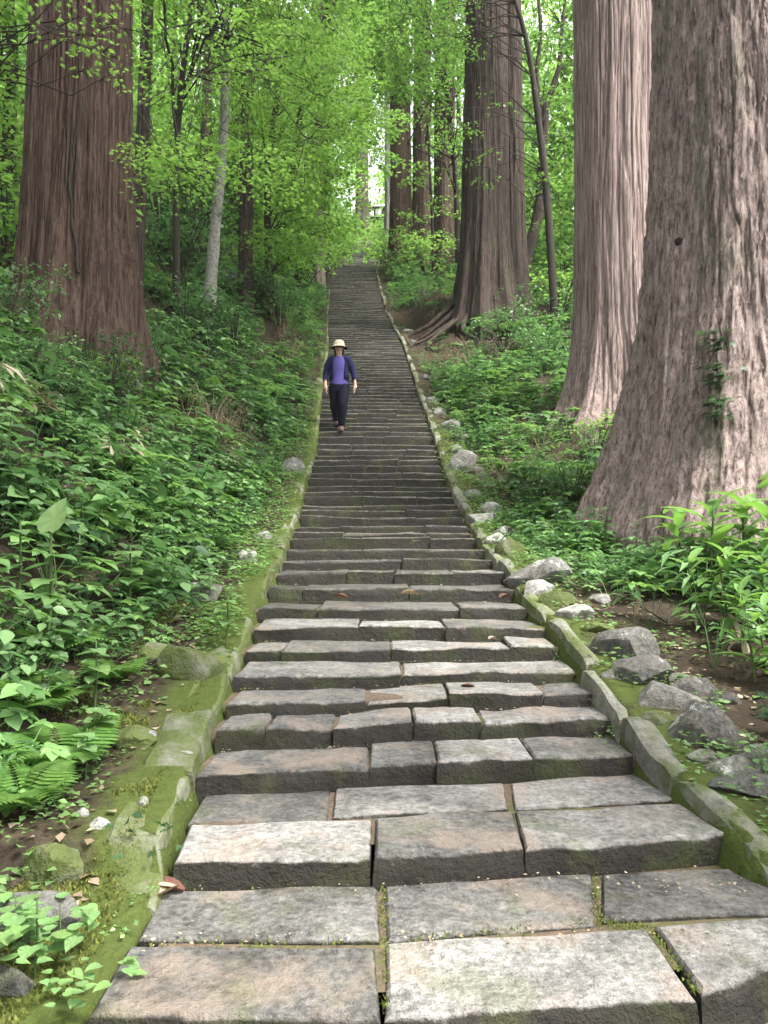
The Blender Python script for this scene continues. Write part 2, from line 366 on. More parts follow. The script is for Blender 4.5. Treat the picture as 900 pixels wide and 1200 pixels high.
# ------------------------------------------------------------------ stairway
WEAR_SHADE = [None]
def stone(c, zt, zb, nx=4, ny=2, bev=.02, amp=.006, front=.012, seed=0, tilt=(0, 0)):
    """a worn block: c = four plan corners (front-left, front-right, back-right, back-left)"""
    c = np.asarray(c, float)[:, :2]; s = np.linspace(0, 1, nx + 1); t = np.linspace(0, 1, ny + 1)
    L = np.linalg.norm(c[1] - c[0]); D = max(np.linalg.norm(c[3] - c[0]), .05); bs, bt = min(.3, bev / max(L, .05)), min(.3, bev / D)
    si = bs + s * (1 - 2 * bs); ti = bt + t * (1 - 2 * bt)
    def bil(S_, T_): return ((1 - S_) * (1 - T_))[..., None] * c[0] + (S_ * (1 - T_))[..., None] * c[1] + (S_ * T_)[..., None] * c[2] + ((1 - S_) * T_)[..., None] * c[3]
    TT, SS = np.meshgrid(ti, si, indexing='ij'); top = bil(SS, TT)
    idx = np.arange((nx + 1) * (ny + 1)).reshape(ny + 1, nx + 1)
    per = np.concatenate([idx[0, :-1], idx[:-1, -1], idx[-1, :0:-1], idx[:0:-1, 0]])
    To, So = np.meshgrid(t, s, indexing='ij'); outer = bil(So, To).reshape(-1, 2)[per]
    wob = fbm(np.concatenate([outer * 5, np.full((len(per), 1), seed * 3.1)], 1), 3); cen = c.mean(0); fb = np.where((To.ravel()[per] < 1e-6) | (To.ravel()[per] > 1 - 1e-6), 1.0, .2); wob = wob * fb
    dirn = outer - cen; dirn /= np.linalg.norm(dirn, axis=1)[:, None] + 1e-6
    outer = outer + dirn * (wob * front)[:, None]
    zn = fbm(np.concatenate([top.reshape(-1, 2) * 4, np.full((top.size // 2, 1), seed * 1.7)], 1), 3) * amp
    ztop = zt + zn + (SS.ravel() - .5) * tilt[0] + (TT.ravel() - .5) * tilt[1]
    V = [np.concatenate([top.reshape(-1, 2), ztop[:, None]], 1)]; k = len(per)
    zp = ztop[per]
    chip = np.abs(vnoise(np.concatenate([outer * 9, np.full((k, 1), seed)], 1))) * bev * .8
    V.append(np.concatenate([outer + dirn * -.003, (zp - bev * .7 - chip)[:, None]], 1))
    mid = outer + dirn * (fbm(np.concatenate([outer * 8, np.full((k, 1), seed + 9.)], 1), 2) * fb * front * 1.3)[:, None]
    V.append(np.concatenate([mid, np.full((k, 1), (zt * .70 + zb * .30))], 1)); V.append(np.concatenate([outer + dirn * .004, np.full((k, 1), zb)], 1))
    V = np.concatenate(V); n0 = (nx + 1) * (ny + 1); Fq = []
    for a in range(ny):
        for b in range(nx): Fq.append((idx[a, b], idx[a, b + 1], idx[a + 1, b + 1], idx[a + 1, b]))
    rings = [per, n0 + np.arange(k), n0 + k + np.arange(k), n0 + 2 * k + np.arange(k)]
    for A, B in zip(rings[:-1], rings[1:]):
        for q in range(k): Fq.append((A[q], B[q], B[(q + 1) % k], A[(q + 1) % k]))
    WEAR_SHADE[0] = np.concatenate([np.ones(n0), np.full(k, .40), np.zeros(2 * k)])  # worn tops pale; low rim value spreads the painted riser shade upward
    return V, np.array(Fq)

def build_stairs():
    st = thing('stone_stairway', 'long flight of worn grey stone steps climbing straight up through the forest', 'stairway', (float((xl(2.7) + xr(2.7)) / 2), 2.0, LAND))
    count = [0]
    far = []; farw = []
    def add(c, zt, zb, near, **kw):
        V, Fq = stone(c, zt, zb, seed=random.random() * 50, **kw)
        if count[0] < 300:
            mk('step_stone', V, Fq, M['slab'] if near else M['stone'], st, smooth=38, wear_shade=WEAR_SHADE[0]); count[0] += 1
        else: far.append((V, Fq)); farw.append(WEAR_SHADE[0])
    # landing, from the photograph
    quads = [((104, 1186), (447, 1192), (440, 1108), (150, 1106)), ((452, 1192), (816, 1170), (759, 1086), (450, 1104)),
             ((833, 1158), (985, 1110), (960, 1080), (772, 1088)), ((772, 1083), (960, 1076), (935, 1012), (702, 1024)),
             ((160, 1100), (447, 1102), (443, 1036), (190, 1043)), ((452, 1101), (700, 1082), (694, 1022), (448, 1036))]
    for q in quads[:2] + quads[4:]:
        add([on_plane(*p, LAND) for p in q], LAND + random.uniform(-.004, .006), LAND - .2, True, nx=12, ny=6, bev=.014, amp=.009, front=.012)
    q = ((822, 1164), (1000, 1105), (935, 1012), (702, 1024)); cc = [on_plane(*p, LAND) for p in q]; cc[3] = on_plane(704, 1024, LAND)
    m1 = on_plane(765, 1084, LAND)
    add([cc[0], cc[1], on_plane(950, 1070, LAND), on_plane(766, 1086, LAND)], LAND + .004, LAND - .2, True, nx=10, ny=5, bev=.014, amp=.01, front=.012)
    add([on_plane(704, 1078, LAND), on_plane(950, 1068, LAND), on_plane(935, 1012, LAND), cc[3]], LAND + .002, LAND - .2, True, nx=8, ny=4, bev=.012, amp=.009, front=.01)
    # below the landing, one lower course
    for a, b in ((.0, .3), (.31, .66), (.67, 1.12)):
        l, r = xl(1.5) - .05, xr(1.5) + .2
        add([(l + (r - l) * a, 1.25, 0), (l + (r - l) * b - .01, 1.25 + .1, 0), (l + (r - l) * b - .01, 2.25, 0), (l + (r - l) * a, 2.2, 0)], LAND - .13, LAND - .4, True, nx=8, ny=6, bev=.02, amp=.01)
    for a, b in ((.0, .4), (.41, 1.1)):
        l, r = xl(.5), xr(.5) + .3
        add([(l + (r - l) * a, .3, 0), (l + (r - l) * b - .01, .4, 0), (l + (r - l) * b - .01, 1.5, 0), (l + (r - l) * a, 1.5, 0)], LAND - .26, LAND - .5, True, nx=8, ny=6, bev=.02, amp=.01)
    # first step: a front and a back course
    z1 = PH[0]
    f1 = [((203, 1008), (435, 1006), (437, 958), (222, 966)), ((438, 1006), (615, 996), (602, 950), (439, 958)), ((615, 997), (868, 976), (800, 941), (602, 950)),
          ((220, 960), (384, 961), (387, 924), (240, 930)), ((389, 957), (596, 948), (590, 917), (392, 924)), ((602, 947), (795, 937), (765, 900), (598, 917))]
    for k, q in enumerate(f1):
        add([on_plane(*p, z1) for p in q], z1 + (-.004 if k == 3 else random.uniform(-.003, .004)), z1 - .22, True, nx=12, ny=4, bev=.013 if k < 3 else .01, amp=.012, front=.009 if k < 3 else .006)
    nos = [893, 846, 815, 786, 758, 733, 711, 688, 670, 656, 644, 631, 623, 616.5, 605.5, 598, 592, 581, 575.5, 569, 560, 554, 545.5, 538, 533, 526, 520, 511]
    steps = []
    for y in nos:
        w = np.interp(-y, -PY, PW); Y = F * WID / w; steps.append((Y, at(450, y, Y)[2]))
    z = steps[-1][1]
    while True:
        z += random.uniform(.112, .135)
        if z > HT - .05: break
        Y = float(np.interp(z, _ph, _py)); steps.append((Y, z))
    cuts = {0: [432, 514, 630], 1: [315, 392, 484, 567], 2: [430, 527, 643], 3: [471], 4: [332, 458, 600], 5: [420, 522], 6: [372, 540], 7: [355, 480]}
    steps_px = {0: (240, 757), 1: (259, 727), 2: (271, 706), 3: (279, 681), 4: (290, 657), 5: (298, 640), 6: (303, 617), 7: (316, 601)}
    bedV, bedF = [], []
    for i, (Y, zt) in enumerate(steps):
        Yn = steps[i + 1][0] if i + 1 < len(steps) else Y + .5
        zn = steps[i + 1][1] if i + 1 < len(steps) else zt
        zprev = steps[i - 1][1] if i else z1
        l, r, sk = float(xl(Y)), float(xr(Y)), float(skew(Y)); xm = (l + r) / 2
        dep = Yn - Y + .06
        if i in cuts:
            a, b = steps_px[i]; fr = [0] + [(c - a) / (b - a) for c in cuts[i]] + [1]
        else:
            n = random.choice([2, 2, 3, 3, 3, 4]) if Y < 30 else random.choice([1, 2, 2])
            fr = [0]
            for k in range(n - 1): fr.append((k + 1 + random.uniform(-.28, .28)) / n)
            fr.append(1)
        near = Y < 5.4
        for a, b in zip(fr[:-1], fr[1:]):
            xa, xb = l + (r - l) * a, l + (r - l) * b - .001
            yo = random.uniform(-.022, .022); so = random.uniform(-.02, .02)
            ya, yb = Y + sk * (xa - xm) + yo, Y + sk * (xb - xm) + yo + so * (xb - xa)
            nx = int(max(3, min(14, (xb - xa) / (.02 * Y)))) if Y < 30 else 2
            bv = random.uniform(.010, .020) if Y < 12 else .02
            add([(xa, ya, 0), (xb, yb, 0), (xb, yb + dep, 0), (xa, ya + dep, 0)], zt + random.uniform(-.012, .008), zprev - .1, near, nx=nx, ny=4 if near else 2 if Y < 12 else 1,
                bev=bv, amp=.02 if Y < 12 else .012, front=.022 if Y < 20 else .015, tilt=(random.uniform(-.016, .016), random.uniform(-.01, .02)))
        # packed soil under and between the stones
        k = len(bedV); dz = .02
        bedV += [(l - .05, Y + sk * (l - xm) + .035, zprev - .12), (r + .05, Y + sk * (r - xm) + .035, zprev - .12), (r + .05, Y + sk * (r - xm) + .035, zt - dz), (l - .05, Y + sk * (l - xm) + .035, zt - dz),
                 (r + .05, Yn + sk * (r - xm) + .08, zt - dz), (l - .05, Yn + sk * (l - xm) + .08, zt - dz)]
        bedF += [(k, k + 1, k + 2, k + 3), (k + 3, k + 2, k + 4, k + 5)]
    V, Fq = merge(far); tag(mk('step_stone', V, Fq, M['stone'], st, smooth=38, wear_shade=np.concatenate(farw)), kind='stuff')
    # soil beds of the landing and the first step
    for zz, y0, y1 in ((LAND - .014, 2.0, 3.0), (z1 - .014, 2.76, 3.75)):
        k = len(bedV); s = .14
        a, b = xl(y0) + .03, xr(y0) + .1
        bedV += [(a, y0 + s * (a - .3) + .07, zz), (b, y0 + s * (b - .3) + .07, zz), (b, y1 + s * (b - .3), zz), (a, y1 + s * (a - .3), zz)]
        bedF += [(k, k + 1, k + 2, k + 3)]
    mk('soil_bed', np.array(bedV), np.array(bedF), M['bed'], st)
    return steps
STEPS = build_stairs()

def build_kerbs():
    for side in (-1, 1):
        lab = 'mossy kerb of long sloping stones along the left edge of the steps' if side < 0 else 'narrow mossy kerb of long sloping slabs along the right edge of the steps'
        fx = xl if side < 0 else xr
        k0 = thing('stone_kerb', lab, 'kerb', (float(fx(2.7)), 2.7, T(fx(2.7) + .3 * side, 2.7)))
        Y = 1.55 if side < 0 else 1.3; far = []; n = 0
        while Y < YT - 1:
            L = random.uniform(.45, 1.0) * (1 if Y < 8 else 1.25); Y2 = Y + L; dzk = random.uniform(-.014, .014); tl = random.uniform(-.02, .02)
            wd = (random.uniform(.20, .25) if Y < 6 else random.uniform(.15, .2)) if side < 0 else random.uniform(.11, .15)
            hgt = random.uniform(.03, .05) + (.012 if side < 0 and 2.3 < Y < 4.5 else 0) - (.05 if Y < 2.2 else 0) - (.014 if side > 0 else 0)
            nl = 10 if Y < 10 else 4; V = []
            prof = [(0, -.32), (0, -.06), (.012, -.012), (.03, .0), (wd * .5, .006), (wd - .04, .0), (wd - .012, -.02), (wd, -.09), (wd + .01, -.3)]
            off = random.uniform(-.015, .02)
            for q in range(nl + 1):
                yy = Y + (L - .012) * q / nl; x0 = float(fx(yy)); zz = float(Hs(yy)) + hgt
                e = .022 if q in (0, nl) else 0
                for (a, b) in prof:
                    jn = (.013 if a else .008) * float(vnoise(np.array([[yy * 5, a * 9, side * 3 + b * 4]]))[0])
                    V.append((x0 + side * (a + off + .012) + jn, yy, zz + b + dzk + tl * (q / nl - .5) - e + .018 * float(vnoise(np.array([[yy * 4, a * 12, 7 + side]]))[0])))
            m = len(prof); V = np.array(V); Fq = [(q * m + j, q * m + j + 1, (q + 1) * m + j + 1, (q + 1) * m + j) for q in range(nl) for j in range(m - 1)]
            e0 = [(0, j, j + 1, j + 1) for j in range(1, m - 1)]; e1 = [(nl * m, nl * m + j + 1, nl * m + j, nl * m + j) for j in range(1, m - 1)]
            Ft = np.concatenate([q2t(np.array(Fq)), np.array(e0)[:, :3], np.array(e1)[:, :3]])
            mk('kerb_stone', V, Ft, M['mossrock' if side < 0 else 'greykerb'], k0, smooth=26)
            Y = Y2
build_kerbs()

# ------------------------------------------------------------------ trees
def cedar_trunk(tree, base, top_h, R0, taper, flare, fh, lobes=7, lobe_a=.3, na=300, nh=110, lean=(0, 0), ridge=.02, ridge_k=55, mat='bark_red', seed=0, rough=0., h0=-.8, name='trunk', power=1.0, burl=None, groove=.025, plates=0.):
    n1_ = int(na * .76); th = np.concatenate([np.linspace(-np.pi / 2 - 2.0, -np.pi / 2 + 2.0, n1_, endpoint=False), np.linspace(-np.pi / 2 + 2.0, 1.5 * np.pi - 2.0, na - n1_, endpoint=False)])
    hm = min(9.0, top_h * .5); n2_ = int(nh * .86); hh = np.concatenate([np.linspace(h0, hm, n2_, endpoint=False), np.linspace(hm, top_h, nh - n2_)])
    A, Hh = np.meshgrid(th, hh)
    hp = np.clip(Hh, 0, None)
    def radius(A, Hh):
        hp = np.clip(Hh, 0, None)
        f = np.exp(-(hp / fh) ** power)
        lob = sum(w * np.cos(k * A + p + seed) for k, w, p in ((lobes, .45, .3), (lobes - 3, .35, 1.7), (lobes * 2 + 1, .2, 2.9)))
        r = R0 * (1 - taper * hp) + flare * f * (1 + lobe_a * 1.6 * lob) + R0 * .035 * np.cos(3 * A + seed) + R0 * .05 * lob * np.exp(-hp / 5)
        c, s = np.cos(A), np.sin(A)
        tw = A + .05 * np.sin(Hh * .7 + seed)
        c2, s2 = np.cos(tw), np.sin(tw); k = ridge_k / 6.283
        n1 = fbm(np.stack([c2 * k + seed, s2 * k, Hh * .35], -1), 2); n2 = vnoise(np.stack([c2 * k * 2.6, s2 * k * 2.6 + seed, Hh * .9], -1))
        r = r + ridge * (1.0 * n1 + .5 * n2) - groove * (np.exp(-(n1 / .13) ** 2) * (.6 + .8 * vnoise(np.stack([c2 * 3, s2 * 3 + seed, Hh * .8], -1)) ** 2 + .2) + .4 * np.exp(-(n2 / .14) ** 2))
        if rough: r = r + rough * fbm(np.stack([c * 7, s * 7 + seed, Hh * 2.6], -1), 3)
        if plates:
            q = np.stack([c * R0 * 11, s * R0 * 11 + seed, Hh * 1.5], -1); m1 = fbm(q, 3); m2 = fbm(q * np.array([2.2, 2.2, 3.0]) + 5, 2)
            r = r + plates * (sstep(-.02, .05, m1) + .7 * sstep(.02, .10, m2) - .9 * np.exp(-((m1 + .16) / .05) ** 2))
        if burl: r = r + burl[2] * np.exp(-((A - burl[0]) / .25) ** 2 - ((Hh - burl[1]) / .55) ** 2)
        return r
    R = radius(A, Hh); lx, ly = lean
    X = base[0] + lx * Hh + R * np.cos(A); Y = base[1] + ly * Hh + R * np.sin(A); Z = base[2] + Hh
    V = np.stack([X, Y, Z], -1).reshape(-1, 3); i = np.arange(nh - 1)[:, None] * na; j = np.arange(na)[None]; j2 = (j + 1) % na
    Fq = np.stack([i + j, i + j2, i + na + j2, i + na + j], -1).reshape(-1, 4)
    o = mk(name, V, Fq, M[mat], tree, smooth=True)
    TRUNKS.append((base[0], base[1], R0 + flare * .75))
    def surf(a, h):
        a = np.asarray(a, float); h = np.asarray(h, float); r = radius(a, h)
        return np.stack([base[0] + lx * h + r * np.cos(a), base[1] + ly * h + r * np.sin(a), base[2] + h], -1)
    return o, surf

LEAF4 = (np.array([(0, 0, 0), (-.34, .45, .07), (0, .5, -.02), (.34, .45, .07), (0, 1, -.09)]), np.array([(0, 2, 1), (0, 3, 2), (1, 2, 4), (2, 3, 4)]))
LEAF8 = (np.array([(0, 0, 0), (-.24, .16, .05), (-.36, .42, .07), (-.24, .72, .02), (0, 1.02, -.10), (.24, .72, .02), (.36, .42, .07), (.24, .16, .05), (0, .45, -.02)]), np.array([(8, (k + 1) % 8, k) for k in range(8)]))
LEAF2 = (np.array([(0, 0, 0), (-.36, .48, .07), (.36, .48, .07), (0, 1, -.08)]), np.array([(0, 2, 1), (1, 2, 3)]))
def star_leaf():
    P = [(0, .0, 0)]; out = []
    for k, (a, r) in enumerate([(-150, .34), (-112, .22), (-72, .62), (-45, .33), (-28, .85), (-12, .42), (0, 1.0), (12, .42), (28, .85), (45, .33), (72, .62), (112, .22), (150, .34)]):
        t = math.radians(a); out.append((math.sin(t) * r * .62, .18 + math.cos(t) * r * .62, -.10 * r * r))
    V = np.array([(0, .18, .03)] + out); n = len(out)
    return V, np.array([(0, k, k + 1) if False else (0, k + 1, k) for k in range(1, n)] + [(0, 1, n)])
STAR = star_leaf()
def rand_n(n, spread, g=rng):
    v = g.normal(0, spread, (n, 3)); v[:, 2] += 1; return v / np.linalg.norm(v, axis=1)[:, None]
def spray_leaves(anchors, per, size, tmpl, g=rng, flat=.07, droop=.22, tilt=.28, dens_r=.55):
    """anchors: (x, y, z, R) flat layered sprays of leaves"""
    L, Fw, N, Sc = [], [], [], []
    for (x, y, z, R) in anchors:
        n = max(6, int(per * (R / dens_r) ** 2)); a = g.uniform(0, 2 * np.pi, n); r = R * np.sqrt(g.uniform(0, 1, n))
        # ragged: leaves cling to a few twigs
        ntw = g.integers(5, 9); ta = g.uniform(0, 2 * np.pi, ntw); k = g.integers(0, ntw, n); a = np.where(g.uniform(0, 1, n) < .65, ta[k] + g.normal(0, .16, n), a)
        px, py = x + r * np.cos(a), y + r * np.sin(a) * .9
        pz = z + g.normal(0, flat * R, n) - droop * r * r / R
        L.append(np.stack([px, py, pz], 1)); f = np.stack([np.cos(a), np.sin(a), g.normal(-.25, .25, n)], 1) + g.normal(0, .45, (n, 3)); Fw.append(f)
        N.append(rand_n(n, tilt, g)); Sc.append(size * g.uniform(.65, 1.25, n))
    L, Fw, N, Sc = map(np.concatenate, (L, Fw, N, Sc))
    V, Fa = inst(tmpl[0], tmpl[1], L, Fw, N, Sc)
    return V, Fa, rep(g.uniform(0, 1, len(L)), len(tmpl[1]))
def bent(a, b, sag=.0, n=5, wob=.04):
    a, b = np.asarray(a, float), np.asarray(b, float); t = np.linspace(0, 1, n)[:, None]
    L = np.linalg.norm(b - a); p = a + (b - a) * t; p[:, 2] += (sag * L * (t * (1 - t)) * 4)[:, 0]
    p[1:-1] += rng.normal(0, wob * L, (n - 2, 3)); return p
def maple(name, label, trunk_pts, trunk_r, anchors, per=70, size=.09, tmpl=LEAF2, leaf='maple', bark='bark_twig', group=None, cat='tree', n=8, branch_r=.018, forks=(), dens_r=.55, src0=0.):
    tp = np.array(trunk_pts, float); tr = thing(name, label, cat, tp[0], group)
    # smooth the trunk line
    tt = np.linspace(0, len(tp) - 1, len(tp) * 5); ks = np.arange(len(tp)); sm = np.stack([np.interp(tt, ks, tp[:, q]) for q in range(3)], 1)
    for _ in range(3): sm[1:-1] = (sm[:-2] + sm[1:-1] * 2 + sm[2:]) / 4
    rr = np.interp(tt, ks, trunk_r) * (1 + .06 * rng.normal(0, 1, len(tt)))
    V, Fq = tube(sm, rr, n); mk('trunk', V, Fq, M[bark], tr, smooth=True)
    for (pts, ra) in forks:
        v, f = tube(bent(pts[0], pts[1], .06, 6, .02) if len(pts) == 2 else pts, np.linspace(ra[0], ra[1], 6 if len(pts) == 2 else len(pts)), 7); mk('limb', v, f, M[bark], tr, smooth=True)
    limbs, twigs = [], []
    src = np.concatenate([sm[int(len(sm) * src0):]] + [np.asarray(bent(p[0], p[1], .06, 6, 0) if len(p) == 2 else p) for p, _ in forks])
    for (x, y, z, R) in anchors:
        q = np.array([x, y, z]); d = np.linalg.norm(src - q, axis=1) + 1.2 * np.clip(src[:, 2] - z + .1, 0, None) + 1.5 * np.clip(z - src[:, 2] - .7, 0, None); k = int(np.argmin(d)); L = np.linalg.norm(src[k] - q)
        if len(anchors) > 40 and random.random() < .55: continue
        p = bent(src[k], q, .08, 6, .05); limbs.append(tube(p, np.linspace(min(branch_r * (.5 + .22 * L), .045), .005, 6), 4))
        for _ in range(5):
            a = rng.uniform(0, 6.28); e = q + np.array([math.cos(a) * R, math.sin(a) * R, -.2 * R]); twigs.append(tube(bent(q, e, .08, 3, .04), [.006, .004, .002], 3, False))
    if limbs:
        v, f = merge([(v, q2t(f)) for v, f in limbs + twigs]); tag(mk('branches', v, f, M['bark_twig'], tr), kind='stuff')
    v, f, va = spray_leaves(anchors, per, size, tmpl, dens_r=dens_r); tag(mk('crown', v, f, M[leaf], tr, var=va), kind='stuff')
    return tr
def region(x0, x1, y0, y1, Y0, Y1, n, R0, R1, lift=0):
    """spray centres spread through a piece of the wood seen between these bounds"""
    out = []
    for _ in range(n):
        Y = random.uniform(Y0, Y1); px, py = random.uniform(x0, x1), random.uniform(y0, y1); p = at(px, py, Y)
        if 414 < px < 450 and 218 < py < 262: continue                # the open sky above the head of the steps
        out.append((p[0], p[1], p[2] + lift, random.uniform(R0, R1)))
    return out
def gz(x, Y, d=-.05): return np.array([x, Y, T(x, Y) + d])

def cedar_crown(g, n=46):
    A = [(g.normal(0, .4), g.normal(0, .4), g.uniform(0, 9), 0) for _ in range(n)]; A2 = []
    for (x, y, z, _) in A:
        a = g.uniform(0, 6.28); r = g.uniform(.8, 3.4) * (1 - z / 12); A2.append((x + r * math.cos(a), y + r * math.sin(a), z, g.uniform(.8, 1.5)))
    return spray_leaves(A2, 30, .5, LEAF2, g, .25, .5, .5, 1.0)
def build_cedars():
    gcr = np.random.default_rng(3); v, f, va = cedar_crown(gcr); crown_me = mesh('crown', v, f, va); crown_me.materials.append(M['cedar_leaf'])
    def crown(tree, base, h, lean=(0, 0), s=1.0):
        c = link('crown', crown_me, None, tree); c.location = (lean[0] * h, lean[1] * h, h); c.scale = (s, s, s); c.rotation_euler = (0, 0, random.uniform(0, 6)); tag(c, kind='stuff')
    G = 'giant cedars lining the stone steps'
    # left, reddish
    b = ground(90, 408); b[2] -= .1; q1 = b[1] / 10.4
    t = thing('cedar_tree', 'massive red-brown cedar standing alone on the left bank above the ferns', 'tree', b, G)
    o, sf = cedar_trunk(t, b, 17, .690 * q1, .014, .22 * q1, 1.0, 9, .40, 560, 160, (-.003, .01), .016, 66, 'bark_red', 2.1, .018, groove=.034, burl=(-.35, .95, .13)); crown(t, b, 16)
    hv = np.linspace(.9, 3.3, 16); av = -1.27 + .10 * np.sin(hv * 2.2) + .02 * np.sin(hv * 11)
    pts = sf(av, hv); pts[:, 1] -= .025; v, f = tube(pts, np.linspace(.02, .011, 16), 6)
    vn = mk('dead_vine', v, f, M['bark_twig'], None, smooth=True, org=pts[0]); tag(vn, 'dry woody vine creeping up the front of the red-brown cedar', 'vine')
    # right, huge and flaky
    b = at(892, 618, 8.35); b[2] = T(b[0], b[1]) - .05
    t = thing('cedar_tree', 'huge flaky-barked cedar at the right edge with ivy on its swollen foot', 'tree', b, G)
    o, sf2 = cedar_trunk(t, b, 17, 1.07, .012, .86, 1.55, 6, .10, 660, 250, (.004, 0), .008, 50, 'bark_flaky', .4, .035, power=1.1, groove=.016, plates=.022); crown(t, b, 16, s=1.2)
    n = 5200; a = rng.uniform(-3.4, -.2, n); h = rng.uniform(.1, 7.5, n) ; p = sf2(a, h); nr = np.stack([np.cos(a), np.sin(a), 0 * a + .15], 1)
    Tv = np.array([(-.30, .1, .02), (.28, -.1, 0), (.22, -1.0, .22), (-.12, -1.5, .34), (.05, .5, -.05)]); Tf = np.array([(0, 2, 1), (0, 3, 2), (0, 1, 4)])
    fw = np.stack([0.15 * rng.normal(0, 1, n), 0.15 * rng.normal(0, 1, n), np.ones(n)], 1); v, f = inst(Tv, Tf, p + nr * .006, fw, nr, rng.uniform(.008, .026, n) * rng.choice([1, 1, 1, 1.7], n))
    tag(mk('loose_bark', v, f, M['bark_flaky'], t), kind='stuff')
    # ivy clusters on it
    def on_trunk(px, py):
        xs = np.linspace(-2.8, -.4, 240); r = ray(px, py); Yq = np.full(240, 7.2)
        for _ in range(2): q = sf2(xs, CZ + r[2] / r[1] * Yq - b[2]); Yq = q[:, 1]
        k = int(np.argmin(np.abs(q[:, 0] / q[:, 1] - r[0] / r[1]))); return q[k], xs[k]
    # knot hole
    for (px, py, s) in ((797, 282, .045),):
        q, x = on_trunk(px, py)
        bm = bmesh.new(); bmesh.ops.create_icosphere(bm, subdivisions=2, radius=1); V = np.array([v.co[:] for v in bm.verts]); Fa = np.array([[x.index for x in f.verts] for f in bm.faces]); bm.free()
        V = V * np.array([s * 1.2, s * .5, s]) * (1 + .2 * fbm(V * 2, 2))[:, None] + q
        mk('knot', V, Fa, M['hole'], t, smooth=True)
    iv0, _ = on_trunk(845, 500); iv = thing('climbing_ivy', 'small dark green ivy climbing the flaky cedar in four tiers', 'ivy', iv0)
    L, N, Fw = [], [], []; stem = []
    for (py, k) in ((392, 12), (402, 14), (410, 9), (432, 14), (441, 14), (450, 14), (468, 11), (474, 9), (488, 10)):
        for _ in range(k * 2):
            q, x = on_trunk(843 + random.gauss(0, 8), py + random.gauss(0, 2)); nn = np.array([math.cos(x), math.sin(x), 0])
            L.append(q + nn * random.uniform(.05, .18)); N.append(nn * .6 + np.array([0, 0, 1]) + rng.normal(0, .15, 3)); Fw.append(nn + rng.normal(0, .5, 3) * np.array([1, 1, .2]) + np.array([0, 0, -.25]))
    for py in range(386, 505, 8): q, x = on_trunk(843 + 3 * math.sin(py * .1), py); stem.append(q + np.array([math.cos(x), math.sin(x), 0]) * .03)
    v, f = inst(*STAR, np.array(L), np.array(Fw), np.array(N), rng.uniform(.09, .14, len(L))); tag(mk('leaves', v, f, M['herb_dark'], iv, var=rep(rng.uniform(.2, 1, len(L)), len(STAR[1]))), kind='stuff')
    v, f = tube(stem, .008, 5); mk('stem', v, f, M['bark_twig'], iv)
    # second right, straight pink furrows
    b = at(727, 528, 14.0); b[2] = T(b[0], b[1]) - .1
    t = thing('cedar_tree', 'straight pinkish cedar with deep vertical furrows, second tree from the right edge', 'tree', b, G)
    cedar_trunk(t, b, 19, .765, .006, .62, .85, 8, .2, 520, 150, (.002, 0), .016, 40, 'bark_pink', 5.2, .006, power=1.0, groove=.035); crown(t, b, 18)
    # third right, dark, twin stem
    b = at(568, 392, 22.0); b[2] = T(b[0], b[1]) - .15
    t = thing('cedar_tree', 'dark twin-stemmed cedar with exposed roots beside the upper steps', 'tree', b, G)
    cedar_trunk(t, b, 22, .66, .014, .36, 1.2, 8, .38, 320, 100, (.010, 0), .022, 40, 'bark_dark', 1.3, .03)
    b2 = b + np.array([.78, .35, 0]); cedar_trunk(t, b2, 22, .46, .016, .28, 1.2, 7, .35, 180, 90, (-.001, 0), .02, 34, 'bark_dark', 3.3, .03); crown(t, b, 20)
    for k in range(6):
        a = -3.0 + k * .24 + random.uniform(-.1, .1); L = random.uniform(1.3, 2.6); p = []
        for q in np.linspace(0, 1, 7):
            x = b[0] + math.cos(a + .25 * math.sin(q * 5 + k)) * (.85 + q * L); y = b[1] + math.sin(a) * (.85 + q * L) * .8; p.append((x, y, max(T(x, y) - .03 + .16 * (1 - q), T(x, y) - .02) + .35 * (1 - q) ** 2))
        v, f = tube(p, np.linspace(.13, .02, 7) * random.uniform(.5, .95), 7); mk('root', v, f, M['bark_dark'], t, smooth=True)
    # farther ones
    far = [(470, 312, 36, .50, 'bark_red', 'far cedar trunk beside the upper steps, leftmost of three dark trunks'), (494, 318, 37.5, .46, 'bark_red', 'far cedar trunk standing in the middle of three dark trunks'),
           (521, 322, 35, .50, 'bark_red', 'far cedar trunk nearest the twin-stemmed cedar, rightmost of three dark trunks'), (458, 305, 44, .34, 'bark_pale', 'pale far trunk just behind the three dark trunks'),
           (372, 318, 31, .26, 'bark_pink', 'mid-sized brown trunk on the left edge of the upper steps'), (381, 316, 32, .17, 'bark_dark', 'thin dark trunk close behind the brown trunk left of the upper steps'),
           (424, 262, 66, .55, 'bark_dark', 'solitary trunk at the head of the steps before the hut')]
    for k, (px, py, Y, R, mt, lab) in enumerate(far):
        b = at(px, py, Y); b[2] = T(b[0], Y) - .3
        t = thing('cedar_tree', lab, 'tree', b, 'distant cedars near the head of the steps'); cedar_trunk(t, b, 22, R * 1.02, .012, R * .45, 1.4, 6, .25, 70, 40, (random.uniform(-.006, .006), 0), .02, 24, mt, k * 2.2, .02); crown(t, b, 15, s=.9)
